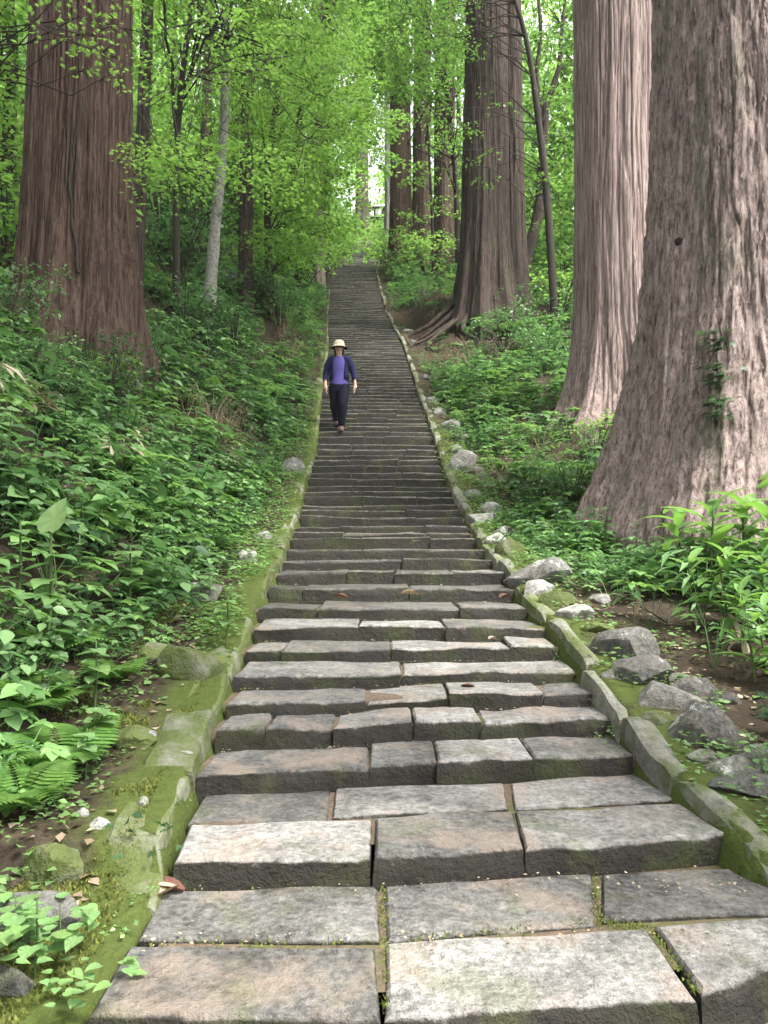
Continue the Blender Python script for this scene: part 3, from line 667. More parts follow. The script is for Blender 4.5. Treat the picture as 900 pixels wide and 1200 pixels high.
    # trunks in the dim wood on the left
    for k, (px, Y, R, lab) in enumerate([(160, 15, .13, 'dark slim trunk showing at the right side of the red-brown cedar'), (288, 21, .20, 'dark straight trunk deep in the left wood behind the pale leaning tree'), (238, 26, .2, 'dark far trunk in the left wood just above the stone wall')]):
        b = at(px, 250, Y); b[2] = T(b[0], Y) - .2
        t = thing('forest_tree', lab, 'tree', b, 'slim dark trunks in the left wood'); cedar_trunk(t, b, 13, R, .02, R * .5, .6, 5, .2, 40, 30, (random.uniform(-.03, .03), 0), .01, 14, 'bark_dark', k, .01); crown(t, b, 9, s=.5)
build_cedars()

def build_maples():
    # slender pale tree leaning over the left bank
    b = ground(243, 378); b[2] -= .1; yb = b[1]
    tp = [b, at(251, 280, yb), at(262, 170, yb), at(264, 90, yb), at(266, 0, yb), at(262, -120, yb)]
    an = region(150, 335, 95, 215, yb + .5, yb + 3, 26, .45, .8) + region(150, 380, -60, 90, 9.5, yb + 3, 40, .4, .75) + region(165, 232, 165, 222, 9.5, 11.5, 12, .35, .6) + region(288, 345, 175, 222, 9.5, 12, 9, .35, .6)
    maple('pale_barked_tree', 'slender pale-barked tree leaning on the left bank under bright layered leaves', tp, [.14, .12, .10, .09, .085, .06], an, 95, .085, STAR, 'maple', 'bark_pale', n=12, src0=.68, branch_r=.010)
    # spray in front of the red-brown cedar, from a maple out to the left
    b = gz(-6.2, 9.2); an = region(-120, 150, -90, 70, 7.6, 9.2, 24, .3, .55) + region(60, 130, 35, 95, 8.4, 9.0, 4, .18, .26)
    maple('maple_tree', 'maple at the left edge hanging bright sprays across the red-brown cedar', [b, b + (.2, 0, 2.2), b + (.9, -.1, 4.2), b + (1.5, -.2, 6)], [.13, .11, .09, .05], an, 55, .08, STAR, 'maple', group='maples roofing the steps', n=8)
    b = gz(-7.8, 16); an = region(-60, 45, -60, 250, 13, 19, 60, .5, .9)
    maple('maple_tree', 'bright maple filling the gap left of the red-brown cedar', [b, b + (.2, 0, 3), b + (-.3, 0, 7)], [.16, .13, .06], an, 60, .11, LEAF4, 'maple', group='maples roofing the steps')
    b = at(208, 300, 16); b[2] = T(b[0], 16) - .1; an = region(150, 400, -90, 120, 13.5, 19, 90, .5, .85)
    maple('maple_tree', 'thin dark maple right of the red-brown cedar spreading high over the left wood', [b, at(206, 180, 15.8), at(214, 80, 15.6), at(235, -60, 15.4)], [.075, .07, .06, .04], an, 66, .10, LEAF4, 'maple', group='maples roofing the steps', forks=[((at(206, 150, 15.8), at(185, -20, 15.2)), (.04, .02)), ((at(212, 110, 15.7), at(262, 10, 15.2)), (.035, .015))])
    b = at(318, 330, 22); b[2] = T(b[0], 22) - .1; an = region(268, 425, 40, 300, 18.5, 27, 150, .55, .95)
    maple('maple_tree', 'bright green maple leaning from the left over the middle of the steps', [b, at(312, 220, 22), at(325, 110, 21.5), at(350, -20, 21)], [.12, .10, .08, .04], an, 62, .115, LEAF4, 'maple', group='maples roofing the steps')
    b = at(345, 318, 30); b[2] = T(b[0], 30) - .1; an = region(330, 460, -60, 190, 26, 38, 110, .7, 1.2)
    maple('maple_tree', 'pale green maple arching over the steps just below the far trunks', [b, at(342, 200, 30), at(360, 80, 30), at(395, -20, 30)], [.16, .13, .1, .05], an, 60, .15, LEAF4, 'lime', group='maples roofing the steps')
    # above the far trio
    b = at(447, 330, 33); b[2] = T(b[0], 33) - .1; an = region(425, 560, -80, 110, 24, 36, 110, .6, 1.1)
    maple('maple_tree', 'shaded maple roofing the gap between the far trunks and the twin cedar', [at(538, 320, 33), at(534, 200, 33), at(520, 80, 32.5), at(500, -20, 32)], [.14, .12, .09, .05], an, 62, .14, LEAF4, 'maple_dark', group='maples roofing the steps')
    an = region(465, 545, 110, 290, 31.5, 34.5, 40, .35, .6)
    maple('maple_tree', 'bushy young maple with lit leaves in front of the far trunks', [at(508, 325, 33), at(506, 240, 33), at(500, 130, 33)], [.07, .06, .03], an, 50, .14, LEAF4, 'maple', group='maples roofing the steps')
    # dark forked tree behind the twin cedar
    b = at(612, 350, 25); b[2] = T(b[0], 25) - .1
    tp = [b, at(614, 312, 25), at(632, 250, 25), at(636, 180, 25), at(640, 120, 25)]; an = region(590, 690, -80, 320, 22.6, 29, 95, .45, .85) 
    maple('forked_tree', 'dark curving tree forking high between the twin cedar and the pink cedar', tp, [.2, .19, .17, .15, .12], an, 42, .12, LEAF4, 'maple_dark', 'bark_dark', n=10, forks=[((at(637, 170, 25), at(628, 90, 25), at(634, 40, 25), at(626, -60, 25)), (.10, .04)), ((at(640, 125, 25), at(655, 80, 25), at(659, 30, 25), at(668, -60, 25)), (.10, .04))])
    # boughs crossing in front of the twin cedar
    an = region(500, 640, 90, 210, 20.0, 21.2, 14, .25, .5) + region(470, 560, -30, 60, 18, 22, 26, .4, .7)
    b = gz(4.6, 21.2)
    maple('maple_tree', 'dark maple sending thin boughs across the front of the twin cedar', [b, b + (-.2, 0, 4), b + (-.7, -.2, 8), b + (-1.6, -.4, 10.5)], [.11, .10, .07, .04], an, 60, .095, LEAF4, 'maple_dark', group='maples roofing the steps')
    # sunlit foliage beyond the right-hand trunks
    for k, (x0, x1, y0, y1, Y0, Y1, n, lab) in enumerate([(610, 700, 190, 370, 33, 42, 70, 'bright lime tree in the sunny gap left of the pink cedar'), (560, 700, -60, 200, 40, 52, 80, 'tall bright tree far behind the dark forked tree'), (430, 560, 200, 300, 46, 58, 60, 'bright bushy tree behind the three far trunks')]):
        xm = at((x0 + x1) / 2, 300, Y1)[0]; b = gz(xm, (Y0 + Y1) / 2); an = region(x0, x1, y0, y1, Y0, Y1, n, .9, 1.7)
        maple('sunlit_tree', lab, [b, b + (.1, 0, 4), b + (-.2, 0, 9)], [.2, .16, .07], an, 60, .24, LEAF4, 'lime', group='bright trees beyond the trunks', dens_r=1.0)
build_maples()

def build_background():
    """trees of the wood behind, each a thing: three kinds, copied"""
    protos = []
    for k in range(3):
        g = np.random.default_rng(20 + k); t = thing('background_tree', 'x', 'tree', (0, 0, 0), 'trees of the wood behind')
        h = 9 + k; v, f = tube([(0, 0, -.6), (.1, 0, h * .4), (-.1, .1, h * .75), (0, 0, h)], [.22, .18, .12, .04], 7); mk('trunk', v, f, M['bark_twig'], t, smooth=True)
        an = []
        for _ in range(54):
            z = g.uniform(.12, 1.05) * h; r = g.uniform(.3, 1) * 3.2 * math.sin(min(z / h, 1) * 2.6 + .45) ; a = g.uniform(0, 6.28); an.append((r * math.cos(a), r * math.sin(a), z, g.uniform(.7, 1.3)))
        v, f, va = spray_leaves(an, 60, .2, LEAF2, g, .15, .3, .45, .9); tag(mk('crown', v, f, M[('maple', 'lime', 'maple_dark')[k]], t, var=va), kind='stuff'); protos.append(t)
    spots = []
    for Y in (30, 37, 45, 54, 64, 76, 90, 104):
        for s in (-1, 1):
            x0 = (xl(Y) if s < 0 else xr(Y)); n = 4 if Y < 70 else 6
            for q in range(n):
                d = 4.5 + q * (3.6 + Y * .03) + random.uniform(-1.2, 1.2) + (2 if s > 0 and Y < 50 else 0) - (2.2 if Y > 70 else 0)
                spots.append((x0 + s * d, Y + random.uniform(-3, 3), s, Y))
    for x in (-7, -4, 0, 3.5, 7.5): spots.append((x - 1.5, 122 + abs(x), 0, 120))
    for x in (-15, -12, -10): spots += [(x, 9 + random.uniform(0, 12), -1, 12), (x - 3, 18 + random.uniform(0, 10), -1, 20)]
    for x in (11, 13.5, 17): spots += [(x, 17 + random.uniform(0, 8), 1, 15), (x + 1, 27 + random.uniform(0, 8), 1, 24)]
    spots = [q for q in spots if not (q[1] < 112 and abs(q[0] / q[1] * F + 450 - 430) < 20 + 1700 / q[1])]
    used = [0, 0, 0]
    for i, (x, y, s, Y) in enumerate(spots):
        k = random.choice([0, 0, 2, 2, 1]) if s <= 0 else random.choice([1, 0, 0, 2])
        o = protos[k] if used[k] == 0 else copy_tree(protos[k]); used[k] = 1
        o.location = (x, y, T(x, y)); o.rotation_euler = (0, 0, random.uniform(0, 6.28)); sc = random.uniform(.85, 1.35); o.scale = (sc, sc, sc * random.uniform(.9, 1.2))
        side = 'left wood' if s < 0 else 'right wood' if s > 0 else 'clearing'
        zone = 'low on the slope' if Y < 28 else 'halfway up the slope' if Y < 50 else 'near the stair head' if Y < 80 else 'beyond the steps'
        o['label'] = ('bushy green', 'loose lime-green', 'tall green')[k] + ' tree in the ' + side + ' ' + zone
        o['group'] = 'background trees in the ' + side + ' ' + zone + ', ' + ('bushy', 'lime', 'tall')[k]
build_background()
# unseen cedars added behind the photographer to darken the steps with their shade
def build_rear():
    src = [o for o in bpy.data.objects if o.name == 'cedar_tree.002'][0]
    for (x, y, lb) in ((-6.2, -1.8, 'added shade cedar left of the path just outside the view'), (3.9, 1.2, 'added shade cedar right of the path just outside the view'), (-3.2, -4.5, 'added shade cedar left of the path, unseen behind the viewer'), (3.4, -5, 'added shade cedar right of the path, unseen behind the viewer'), (-.5, -9, 'added shade cedar, unseen, farthest behind the viewer in the middle')):
        o = copy_tree(src); o.location = (x, y, T(x, y) - .1); o.rotation_euler = (0, 0, random.uniform(0, 6)); o['label'] = lb; o['group'] = 'shade cedars added behind the viewer'
        TRUNKS.append((x, y, 1.2))
build_rear()

# ------------------------------------------------------------------ rocks
def rock_mesh(sx, sy, sz, seed, sub=3, sharp=.35):
    bm = bmesh.new(); bmesh.ops.create_icosphere(bm, subdivisions=sub, radius=1)
    V = np.array([v.co[:] for v in bm.verts]); Fa = np.array([[x.index for x in f.verts] for f in bm.faces]); bm.free()
    g = np.random.default_rng(int(seed * 1000))
    for _ in range(14):                                       # cut flat faces
        n = g.normal(0, 1, 3); n /= np.linalg.norm(n); d = g.uniform(.5, .88); k = V @ n; V = V - np.clip(k - d, 0, None)[:, None] * n * (1 - sharp * .3)
    V = V * (1 + .10 * fbm(V * 1.6 + seed, 3) + .035 * fbm(V * 5 + seed, 2))[:, None]
    return V * np.array([sx, sy, sz]), Fa
def build_rocks():
    R = [  # px, py of the middle, width and height in photo pixels, kind, label
        (632, 668, 64, 40, 'rock', 'mossy rounded rock against the right kerb below the flaky cedar'),
        (669, 659, 28, 26, 'rock', 'small grey stone just right of the mossy rock below the flaky cedar'),
        (633, 688, 34, 20, 'pale', 'flat white stone beside the right kerb in front of the mossy rock'),
        (654, 702, 50, 18, 'mossrock', 'low mossy stone behind the white stone on the right verge'),
        (675, 717, 40, 22, 'pale', 'pale lichen-covered stone between the kerb and the yellowing plant'),
        (702, 702, 22, 16, 'pale', 'small whitish stone left of the yellowing plant'),
        (744, 757, 78, 50, 'rock', 'big rounded boulder with a white top at the foot of the yellowing plant'),
        (748, 784, 66, 38, 'rock', 'grey lumpy rock in front of the white-topped boulder'),
        (796, 797, 30, 18, 'rock', 'small smooth grey stone behind the flat slab at the right'),
        (783, 818, 80, 32, 'flat_rock', 'flat dark slab of rock lying along the right kerb'),
        (817, 809, 50, 34, 'rock', 'pitted mossy rock right of the flat slab'),
        (828, 850, 86, 62, 'rock', 'largest grey boulder at the right edge of the lower steps'),
        (826, 886, 32, 20, 'rock', 'small grey stone in front of the largest boulder'),
        (862, 897, 70, 30, 'rock', 'low broad grey rock at the right frame edge below the largest boulder'),
        (893, 893, 44, 34, 'rock', 'grey rock cut by the right frame edge'),
        (880, 922, 70, 22, 'flat_rock', 'flat low stone beside the kerb at the lower right'),
        (602, 642, 34, 24, 'mossrock', 'mossy stone hugging the right kerb above the white flat stone'),
        (566, 607, 34, 18, 'pale', 'pale weathered stone in the herbs by the right kerb'),
        (590, 622, 26, 14, 'rock', 'low stone in the herbs just below the pale weathered stone'),
        (543, 541, 32, 28, 'rock', 'round grey boulder with a crossed face beside the right kerb'),
        (556, 552, 20, 14, 'rock', 'small stone tucked beside the round crossed boulder'),
        (528, 500, 24, 16, 'rock', 'smooth grey stone on the right verge level with the walker'),
        (541, 513, 18, 18, 'rock', 'upright grey stone just below the smooth stone on the right verge'),
        (486, 402, 16, 10, 'rock', 'little pale stone by the right kerb below the twin-stemmed cedar'),
        (505, 470, 18, 10, 'rock', 'low stone among herbs on the right verge above the walker’s feet'.replace('’', '')),
        (237, 692, 44, 32, 'rock', 'dark rounded rock half buried in the left bank'),
        (205, 778, 80, 46, 'mossrock', 'broad pale slab of mossy rock beside the left kerb'),
        (182, 768, 40, 30, 'mossrock', 'mossy rock behind the broad pale slab on the left'),
        (308, 627, 20, 14, 'pale', 'small white stone next to the left kerb'),
        (291, 651, 24, 20, 'pale', 'whitish stone on the left verge below the small white stone'),
        (341, 546, 26, 26, 'rock', 'dark square block of stone beside the left kerb below the walker'),
        (306, 541, 14, 9, 'pale', 'tiny white stone left of the dark square block'),
        (292, 542, 11, 9, 'pale', 'tiny white stone farthest left of the dark square block'),
        (62, 1018, 76, 46, 'mossrock', 'round mossy rock in the lower left moss'),
        (30, 1075, 90, 60, 'rock', 'large grey rock in the lower left corner behind the herbs'),
        (10, 1155, 50, 50, 'rock', 'grey stone at the very bottom of the left frame edge'),
        (116, 968, 22, 12, 'pale', 'white stone chip lying in the moss of the left verge'),
        (167, 941, 16, 11, 'pale', 'bright white pebble beside the left kerb'),
        (96, 953, 18, 9, 'pale', 'flat pale chip left of the white stone chip in the moss'),
        (216, 883, 16, 7, 'pale', 'pale chip on top of the left kerb'),
        (150, 866, 58, 24, 'mossrock', 'low moss-covered stone beside the left kerb halfway down the moss'),
        (172, 862, 22, 7, 'pale', 'small pale pebble behind the low moss-covered stone')]
    for px, py, w_, h_, mt_, lab_ in ((583, 632, 30, 18, 'pale', 'pale stone by the right kerb above the mossy hugging stone'), (574, 596, 26, 16, 'pale', 'pale stone just above the weathered one by the right kerb'), (557, 578, 24, 14, 'rock', 'grey stone by the right kerb below the round crossed boulder'), (536, 528, 18, 12, 'rock', 'small stone between the upright stone and the round crossed boulder'), (515, 484, 16, 10, 'pale', 'pale stone by the right kerb above the smooth grey stone'), (498, 442, 14, 9, 'rock', 'small stone by the right kerb level with the walker’s head'.replace('’s', '')), (478, 388, 12, 7, 'pale', 'pale stone by the right kerb before the cedar roots'), (700, 735, 34, 18, 'mossrock', 'low mossy stone left of the white-topped boulder'), (720, 790, 26, 14, 'rock', 'small stone wedged between kerb and lumpy rock'), (770, 842, 34, 16, 'mossrock', 'mossy stone between the kerb and the largest boulder'), (855, 820, 40, 18, 'rock', 'low stone behind the largest boulder at the right')): R.append((px, py, w_, h_, mt_, lab_))
    R[24] = R[24][:5] + ('low stone among herbs on the right verge above the smooth grey stone',)
    for k, (px, py, w, h, mt, lab) in enumerate(R):
        p = ground(px, py + h * .32); s = p[1] / F; sx = w * s * .64; sz = h * s * .76; sy = max(sx * random.uniform(.6, .9), .02)
        V, Fa = rock_mesh(sx, sy, sz, k * 1.37 + 3, 4 if w > 40 else 3); a = random.uniform(-.3, .3); V = V @ np.array([[math.cos(a), math.sin(a), 0], [-math.sin(a), math.cos(a), 0], [0, 0, 1]])
        o = mk('rock' if w > 24 else 'stone', V + p + np.array([0, sy * .3, sz * .12]), Fa, M[mt], smooth=22, org=p); tag(o, lab, 'rock', 'rocks and stones along the kerbs')
    # dry stone wall on the left slope
    b = ground(286, 335); w = thing('dry_stone_wall', 'low wall of stacked rounded stones on the slope behind the pale tree', 'wall', b)
    for row in range(3):
        for q in range(17):
            px = 252 + q * 5.2 + row * 2; p = ground(px, 326 + q * 1.3, 10); p = p + np.array([0, row * .05, row * .14]); s = random.uniform(.07, .10)
            V, Fa = rock_mesh(s * 1.25, s, s * .85, row * 20 + q + .5, 2); mk('stone', V + p, Fa, M['pale'] if random.random() < .5 else M['rock'], w, smooth=True)
build_rocks()

# ------------------------------------------------------------------ plants
def leaf_long(L=1.0, w=.13, n=5, arch=.5):
    t = np.linspace(0, 1, n + 1); V = []
    for q in t:
        wd = w * (math.sin(math.pi * min(1, q * .92 + .06)) ** .8) * (1 if q < 1 else 0); y = q * L * (1 - .18 * arch * q); z = -arch * q * q * L * .6
        V += [(-wd, y, z + wd * .35), (0, y, z), (wd, y, z + wd * .35)]
    Fq = []
    for k in range(n):
        a = k * 3; b = a + 3; Fq += [(a, a + 1, b + 1, b), (a + 1, a + 2, b + 2, b + 1)]
    return np.array(V), q2t(np.array(Fq))
def frond(L=.6, n=15, arch=.5, w=.17):
    t = np.linspace(0, 1, n + 2); rx = [(0, q * L * (1 - .2 * arch * q), arch * L * (.9 * q - 1.15 * q * q)) for q in t]
    v, f = ttube(rx, np.linspace(.004, .0015, len(rx)), 3, False); P = [(v, f)]; va = [.2] * len(f)
    loc, fw, nr, sc = [], [], [], []
    for k in range(1, n + 2):
        q = t[k]; l = w * L / .6 * min(1, (1 - q) * 1.6 + .06) * (.55 + .45 * min(1, q * 5))
        for s in (-1, 1): loc.append(rx[k]); fw.append((s, .35, -.18)); nr.append((0, .25, 1)); sc.append(l * 1.3)
    Tv = np.array([(0, 0, 0), (-.13, .3, .0), (.13, .3, 0), (-.09, .7, -.03), (.09, .7, -.03), (0, 1, -.08)]); Tf = np.array([(0, 2, 1), (1, 2, 4), (1, 4, 3), (3, 4, 5)])
    v, f = inst(Tv, Tf, np.array(loc), np.array(fw, float), np.array(nr, float), np.array(sc)); P.append((v, f)); va += list(rep(rng.uniform(.2, 1, len(loc)), 4))
    V, Fa = merge(P); return V, Fa, np.array(va)
def herb_template(kind, g, near=True):
    """one small plant: leaf cloud + stems, returned as (V, F, var)"""
    P, va = [], []; L, Fw, N, Sc = [], [], [], []; tm = LEAF4 if kind == 'ground' else (LEAF2, LEAF4, LEAF8)[int(near)]
    if kind == 'opposite':
        for _ in range(g.integers(3, 6)):
            a = g.uniform(0, 6.28); h = g.uniform(.22, .5); b = np.array([.1 * math.cos(a), .1 * math.sin(a), 0]); e = b * g.uniform(1.5, 3.2) + np.array([0, 0, h]); P.append(ttube([b, (b + e) / 2 + (0, 0, .03), e], [.005, .004, .003], 3, False)); va += [.3] * len(P[-1][1])
            for q, s in ((.5, .75), (.75, 1), (1, .8)):
                for k in range(2):
                    d = a + q * 6 + k * 3.14; L.append(b + (e - b) * q); Fw.append((math.cos(d), math.sin(d), g.uniform(-.35, .1))); N.append(rand_n(1, .22, g)[0]); Sc.append(g.uniform(.06, .17) * s)
    elif kind == 'umbrella':
        for _ in range(g.integers(4, 7)):
            a = g.uniform(0, 6.28); h = g.uniform(.15, .38); r = g.uniform(.08, .26); e = np.array([r * math.cos(a), r * math.sin(a), h]); P.append(ttube([(0, 0, 0), e * .6 + (0, 0, .05), e], [.004, .003, .003], 3, False)); va += [.3] * len(P[-1][1])
            for k in range(5): d = a + (k - 2) * .95; L.append(e); Fw.append((math.cos(d), math.sin(d), g.uniform(-.3, 0))); N.append(rand_n(1, .15, g)[0]); Sc.append(g.uniform(.07, .16) * (1 - .08 * abs(k - 2)))
    elif kind == 'bamboo':
        tm = leaf_long(1, .09, 2 if near > 1 else 1, .6)
        for _ in range(g.integers(5, 9)):
            a = g.uniform(0, 6.28); h = g.uniform(.25, .6); e = np.array([.22 * math.cos(a), .22 * math.sin(a), h]); P.append(ttube([(0, 0, 0), e * .5 + (0, 0, .08), e], [.004, .003, .002], 3, False)); va += [.6] * len(P[-1][1])
            for k in range(4): d = a + g.normal(0, .9); L.append(e * g.uniform(.6, 1)); Fw.append((math.cos(d), math.sin(d), g.uniform(-.3, .4))); N.append(rand_n(1, .3, g)[0]); Sc.append(g.uniform(.13, .24))
    elif kind == 'ground':
        for _ in range(15):
            a = g.uniform(0, 6.28); r = .13 * math.sqrt(g.uniform()); L.append((r * math.cos(a), r * math.sin(a), g.uniform(.005, .07))); d = g.uniform(0, 6.28); Fw.append((math.cos(d), math.sin(d), g.uniform(-.2, .3))); N.append(rand_n(1, .35, g)[0]); Sc.append(g.uniform(.025, .055))
    elif kind == 'fern':
        for k in range((4, 5, 6)[int(near)]):
            v, f, w = frond(g.uniform(.35, .55), (3, 5, 9)[int(near)], .6, .15); a = k * 1.05 + g.uniform(-.3, .3); up = g.uniform(.25, .6); c, s = math.cos(a), math.sin(a); cu, su = math.cos(up), math.sin(up)
            v = v @ np.array([[1, 0, 0], [0, cu, su], [0, -su, cu]]); v = v @ np.array([[c, s, 0], [-s, c, 0], [0, 0, 1]]); P.append((v, f)); va += list(w)
    if L:
        P.append(inst(*tm, np.array(L, float), np.array(Fw, float), np.array(N, float), np.array(Sc))); va += list(rep(g.uniform(.1, 1, len(L)), len(tm[1])))
    V, Fa = merge(P); return V, Fa, np.array(va)
def scatter_cover():
    g = np.random.default_rng(11)
    pts = []
    for side in (-1, 1):
        for (Y0, Y1, d1, n, sc) in ((6, 13, .9, 26, .8), (13, 24, 1.0, 26, 1.0), (24, 60, 1.4, 8, 1.7), (1.6, 4.5, 3.2, 44, .85), (4.5, 10, 6.0, 29, .9), (10, 19, 10, 16, 1.15), (19, 32, 14, 4.5, 1.7), (32, 50, 18, 1.7, 2.6), (50, 84, 22, .75, 3.6)):
            m = int((Y1 - Y0) * d1 * n); Y = g.uniform(Y0, Y1, m); d = d1 * g.uniform(0, 1, m) ** 1.15
            x = np.where(side < 0, xl(Y) - .2 - d, xr(Y) + .18 + d); pts.append(np.stack([x, Y, d, np.full(m, sc), np.full(m, side)], 1))
    P = np.concatenate(pts); x, Y, d, sc, side = P.T
    clump = fbm(np.stack([x * 1.1, Y * 1.1, 0 * x], 1), 3)
    # how thickly things grow where
    dens = np.where(side < 0, np.where(Y < 4.4, sstep(.5, .85, d + .25 * clump), np.where(Y < 13, sstep(.0, .42, d), sstep(-.1, .12, d))), sstep(.02, .3, d))
    soilR = (side > 0) & (Y < 6.0) & (d < 1.0 + .5 * clump); dens = np.where(soilR, .10, dens)
    dens = np.where((side > 0) & (Y > 19.3) & (Y < 26.5) & (d < 2.6), np.where(d > .7, .32, .12), dens)
    dens = dens * np.where(side > 0, sstep(-.6, .1, clump + .32), sstep(-.42, .1, clump + .26))
    keep = g.uniform(0, 1, len(x)) < dens
    for (tx, ty, tr) in TRUNKS: keep &= ((x - tx) ** 2 + (Y - ty) ** 2) > (tr * .95) ** 2
    x, Y, d, sc, side, clump = (q[keep] for q in (x, Y, d, sc, side, clump)); z = terr(x, Y)
    sc = sc * g.uniform(.7, 1.25, len(x)) * np.where(d < .35, .5, np.where(d < .8, .75, 1)) * np.where(side > 0, .9, 1) * np.where((Y < 9) & (side < 0), np.where(Y < 5, g.uniform(.65, 1.05, len(x)), g.uniform(.8, 1.3, len(x))), 1)
    kindn = fbm(np.stack([x * .8 + 50, Y * .8, 0 * x], 1), 3) + g.normal(0, .22, len(x))
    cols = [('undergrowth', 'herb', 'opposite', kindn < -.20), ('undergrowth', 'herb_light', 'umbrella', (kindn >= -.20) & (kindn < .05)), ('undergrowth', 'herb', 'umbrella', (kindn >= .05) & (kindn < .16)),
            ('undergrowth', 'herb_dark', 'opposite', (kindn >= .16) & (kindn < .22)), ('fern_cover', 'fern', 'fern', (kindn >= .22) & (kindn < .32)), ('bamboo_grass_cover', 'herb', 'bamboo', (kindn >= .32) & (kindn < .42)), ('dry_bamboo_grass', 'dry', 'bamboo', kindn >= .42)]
    for nm, mt, kd, msk in cols:
        idx = np.where(msk)[0]
        if not len(idx): continue
        Vs = []; vas = []
        for v in range(15):
            nr_ = 2 - v // 5; tv, tf, tva = herb_template(kd, g, nr_); ii = idx[np.where(Y[idx] < 8.5, 2, np.where(Y[idx] < 19, 1, 0)) == nr_][v % 5::5]
            if mt == 'dry': ii = ii[Y[ii] > 5.8][::2]
            if not len(ii): continue
            a = g.uniform(0, 6.28, len(ii)); f = np.stack([np.cos(a), np.sin(a), 0 * a], 1); n = rand_n(len(ii), .12, g); n[:, 0] += .25 * (side[ii] < 0)
            f[:, 2] = -(f[:, 0] * n[:, 0] + f[:, 1] * n[:, 1]) / n[:, 2]
            Vs.append(inst(tv, tf, np.stack([x[ii], Y[ii], z[ii] - .01], 1), f, n / np.linalg.norm(n, axis=1)[:, None], sc[ii])); vas.append(np.clip(np.tile(tva, len(ii)) + np.repeat(g.normal(0, .28, len(ii)), len(tf)), 0, 1))
        V, Fa = merge(Vs); o = mk(nm, V, Fa, M[mt], None, var=np.concatenate(vas), org=(0, 0, 0))
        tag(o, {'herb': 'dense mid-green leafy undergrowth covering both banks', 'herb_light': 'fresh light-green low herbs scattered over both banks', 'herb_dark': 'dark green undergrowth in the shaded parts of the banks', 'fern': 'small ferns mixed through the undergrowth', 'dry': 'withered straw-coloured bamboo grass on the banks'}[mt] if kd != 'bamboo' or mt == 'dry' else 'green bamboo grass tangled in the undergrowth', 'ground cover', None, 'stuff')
    # small leaves creeping at the kerbs and in the cracks
    n = 1500; s = g.choice([-1, 1], n); Y = g.uniform(1.8, 14, n) ; d = np.abs(g.normal(.28, .22, n)); x = np.where(s < 0, xl(Y) - d - .1, xr(Y) + d + .12); kp = ~((s < 0) & (Y < 4.4) & (d < .3)) & ~((s > 0) & (Y < 6.2) & (g.uniform(0, 1, n) < .65)); x, Y = x[kp], Y[kp]
    tv, tf, tva = herb_template('ground', g); a = g.uniform(0, 6.28, len(x)); f = np.stack([np.cos(a), np.sin(a), 0 * a], 1)
    V, Fa = inst(tv, tf, np.stack([x, Y, terr(x, Y)], 1), f, np.tile([0, 0, 1.], (len(x), 1)), g.uniform(.5, 1.1, len(x))); tag(mk('creeping_herbs', V, Fa, M['herb_light'], None, var=np.tile(tva, len(x))), 'tiny creeping herbs along the outer sides of the kerbs', 'ground cover', None, 'stuff')
    # moss tufts on the lower left verge and the kerb tops
    n = 52000; Y = 1.3 + 4.2 * g.uniform(0, 1, n) ** 1.3; d = np.abs(g.normal(.0, .42, n)); x = xl(Y) - .12 - d; m = fbm(np.stack([x * 4, Y * 4, 0 * x], 1), 3) > -.12 + d * .25; x, Y, d = x[m], Y[m], d[m]
    z = np.where(d < .13, Hs(Y) + .045, terr(x, Y)); Tv = np.array([(-.5, 0, 0), (.5, 0, 0), (0, .35, 1)]); Tf = np.array([(0, 1, 2)]); a = g.uniform(0, 6.28, len(x))
    V, Fa = inst(Tv, Tf, np.stack([x, Y, z - .003], 1), np.stack([np.cos(a), np.sin(a), 0 * a], 1), rand_n(len(x), .5, g), g.uniform(.008, .022, len(x))); tag(mk('moss_cover', V, Fa, M['moss'], None, var=g.uniform(0, 1, len(Fa))), 'bright green moss carpet on the verge beside the left kerb', 'moss', None, 'stuff')
    L = []
    for i, (Ys, zs) in enumerate(STEPS[:26]):
        Yn = STEPS[i + 1][0]; xa, xb = float(xl(Ys)), float(xr(Ys))
        for _ in range(int(240 / (1 + i * .15))):
            q = random.random(); q = q if random.random() < .5 else (q ** 3 if random.random() < .5 else 1 - q ** 3); x_ = xa + .02 + (xb - xa - .04) * q
            if vnoise(np.array([[x_ * 5, Ys * 3, 2.]]))[0] < -.1 + .0 * i: continue
            L.append((x_, Yn + skew(Ys) * (x_ - (xa + xb) / 2) - abs(random.gauss(0, .02)) - .005, zs + .002))
    for (a_, b_) in (((150, 1104), (450, 1105)), ((450, 1104), (448, 1036)), ((450, 1190), (451, 1105)), ((452, 1103), (700, 1080)), ((700, 1080), (697, 1022)), ((700, 1080), (762, 1087)), ((762, 1087), (820, 1166)), ((190, 1040), (440, 1034)), ((440, 1034), (690, 1020)), ((690, 1020), (900, 1000))):
        for _ in range(170):
            q = random.random()
            if vnoise(np.array([[a_[0] + q * 9, a_[1] * .1, q * 6]]))[0] < -.15: continue
            p = on_plane(a_[0] + (b_[0] - a_[0]) * q + random.gauss(0, 3), a_[1] + (b_[1] - a_[1]) * q + random.gauss(0, 2.5), LAND); L.append((p[0], p[1], LAND + random.uniform(-.008, .004)))
    L = np.array(L); a = g.uniform(0, 6.28, len(L)); V, Fa = inst(Tv, Tf, L, np.stack([np.cos(a), np.sin(a), 0 * a], 1), rand_n(len(L), .5, g), g.uniform(.004, .010, len(L))); tag(mk('joint_moss', V, Fa, M['moss'], None, var=g.uniform(0, 1, len(Fa))), 'thin lines of moss growing in the joints of the steps', 'moss', None, 'stuff')
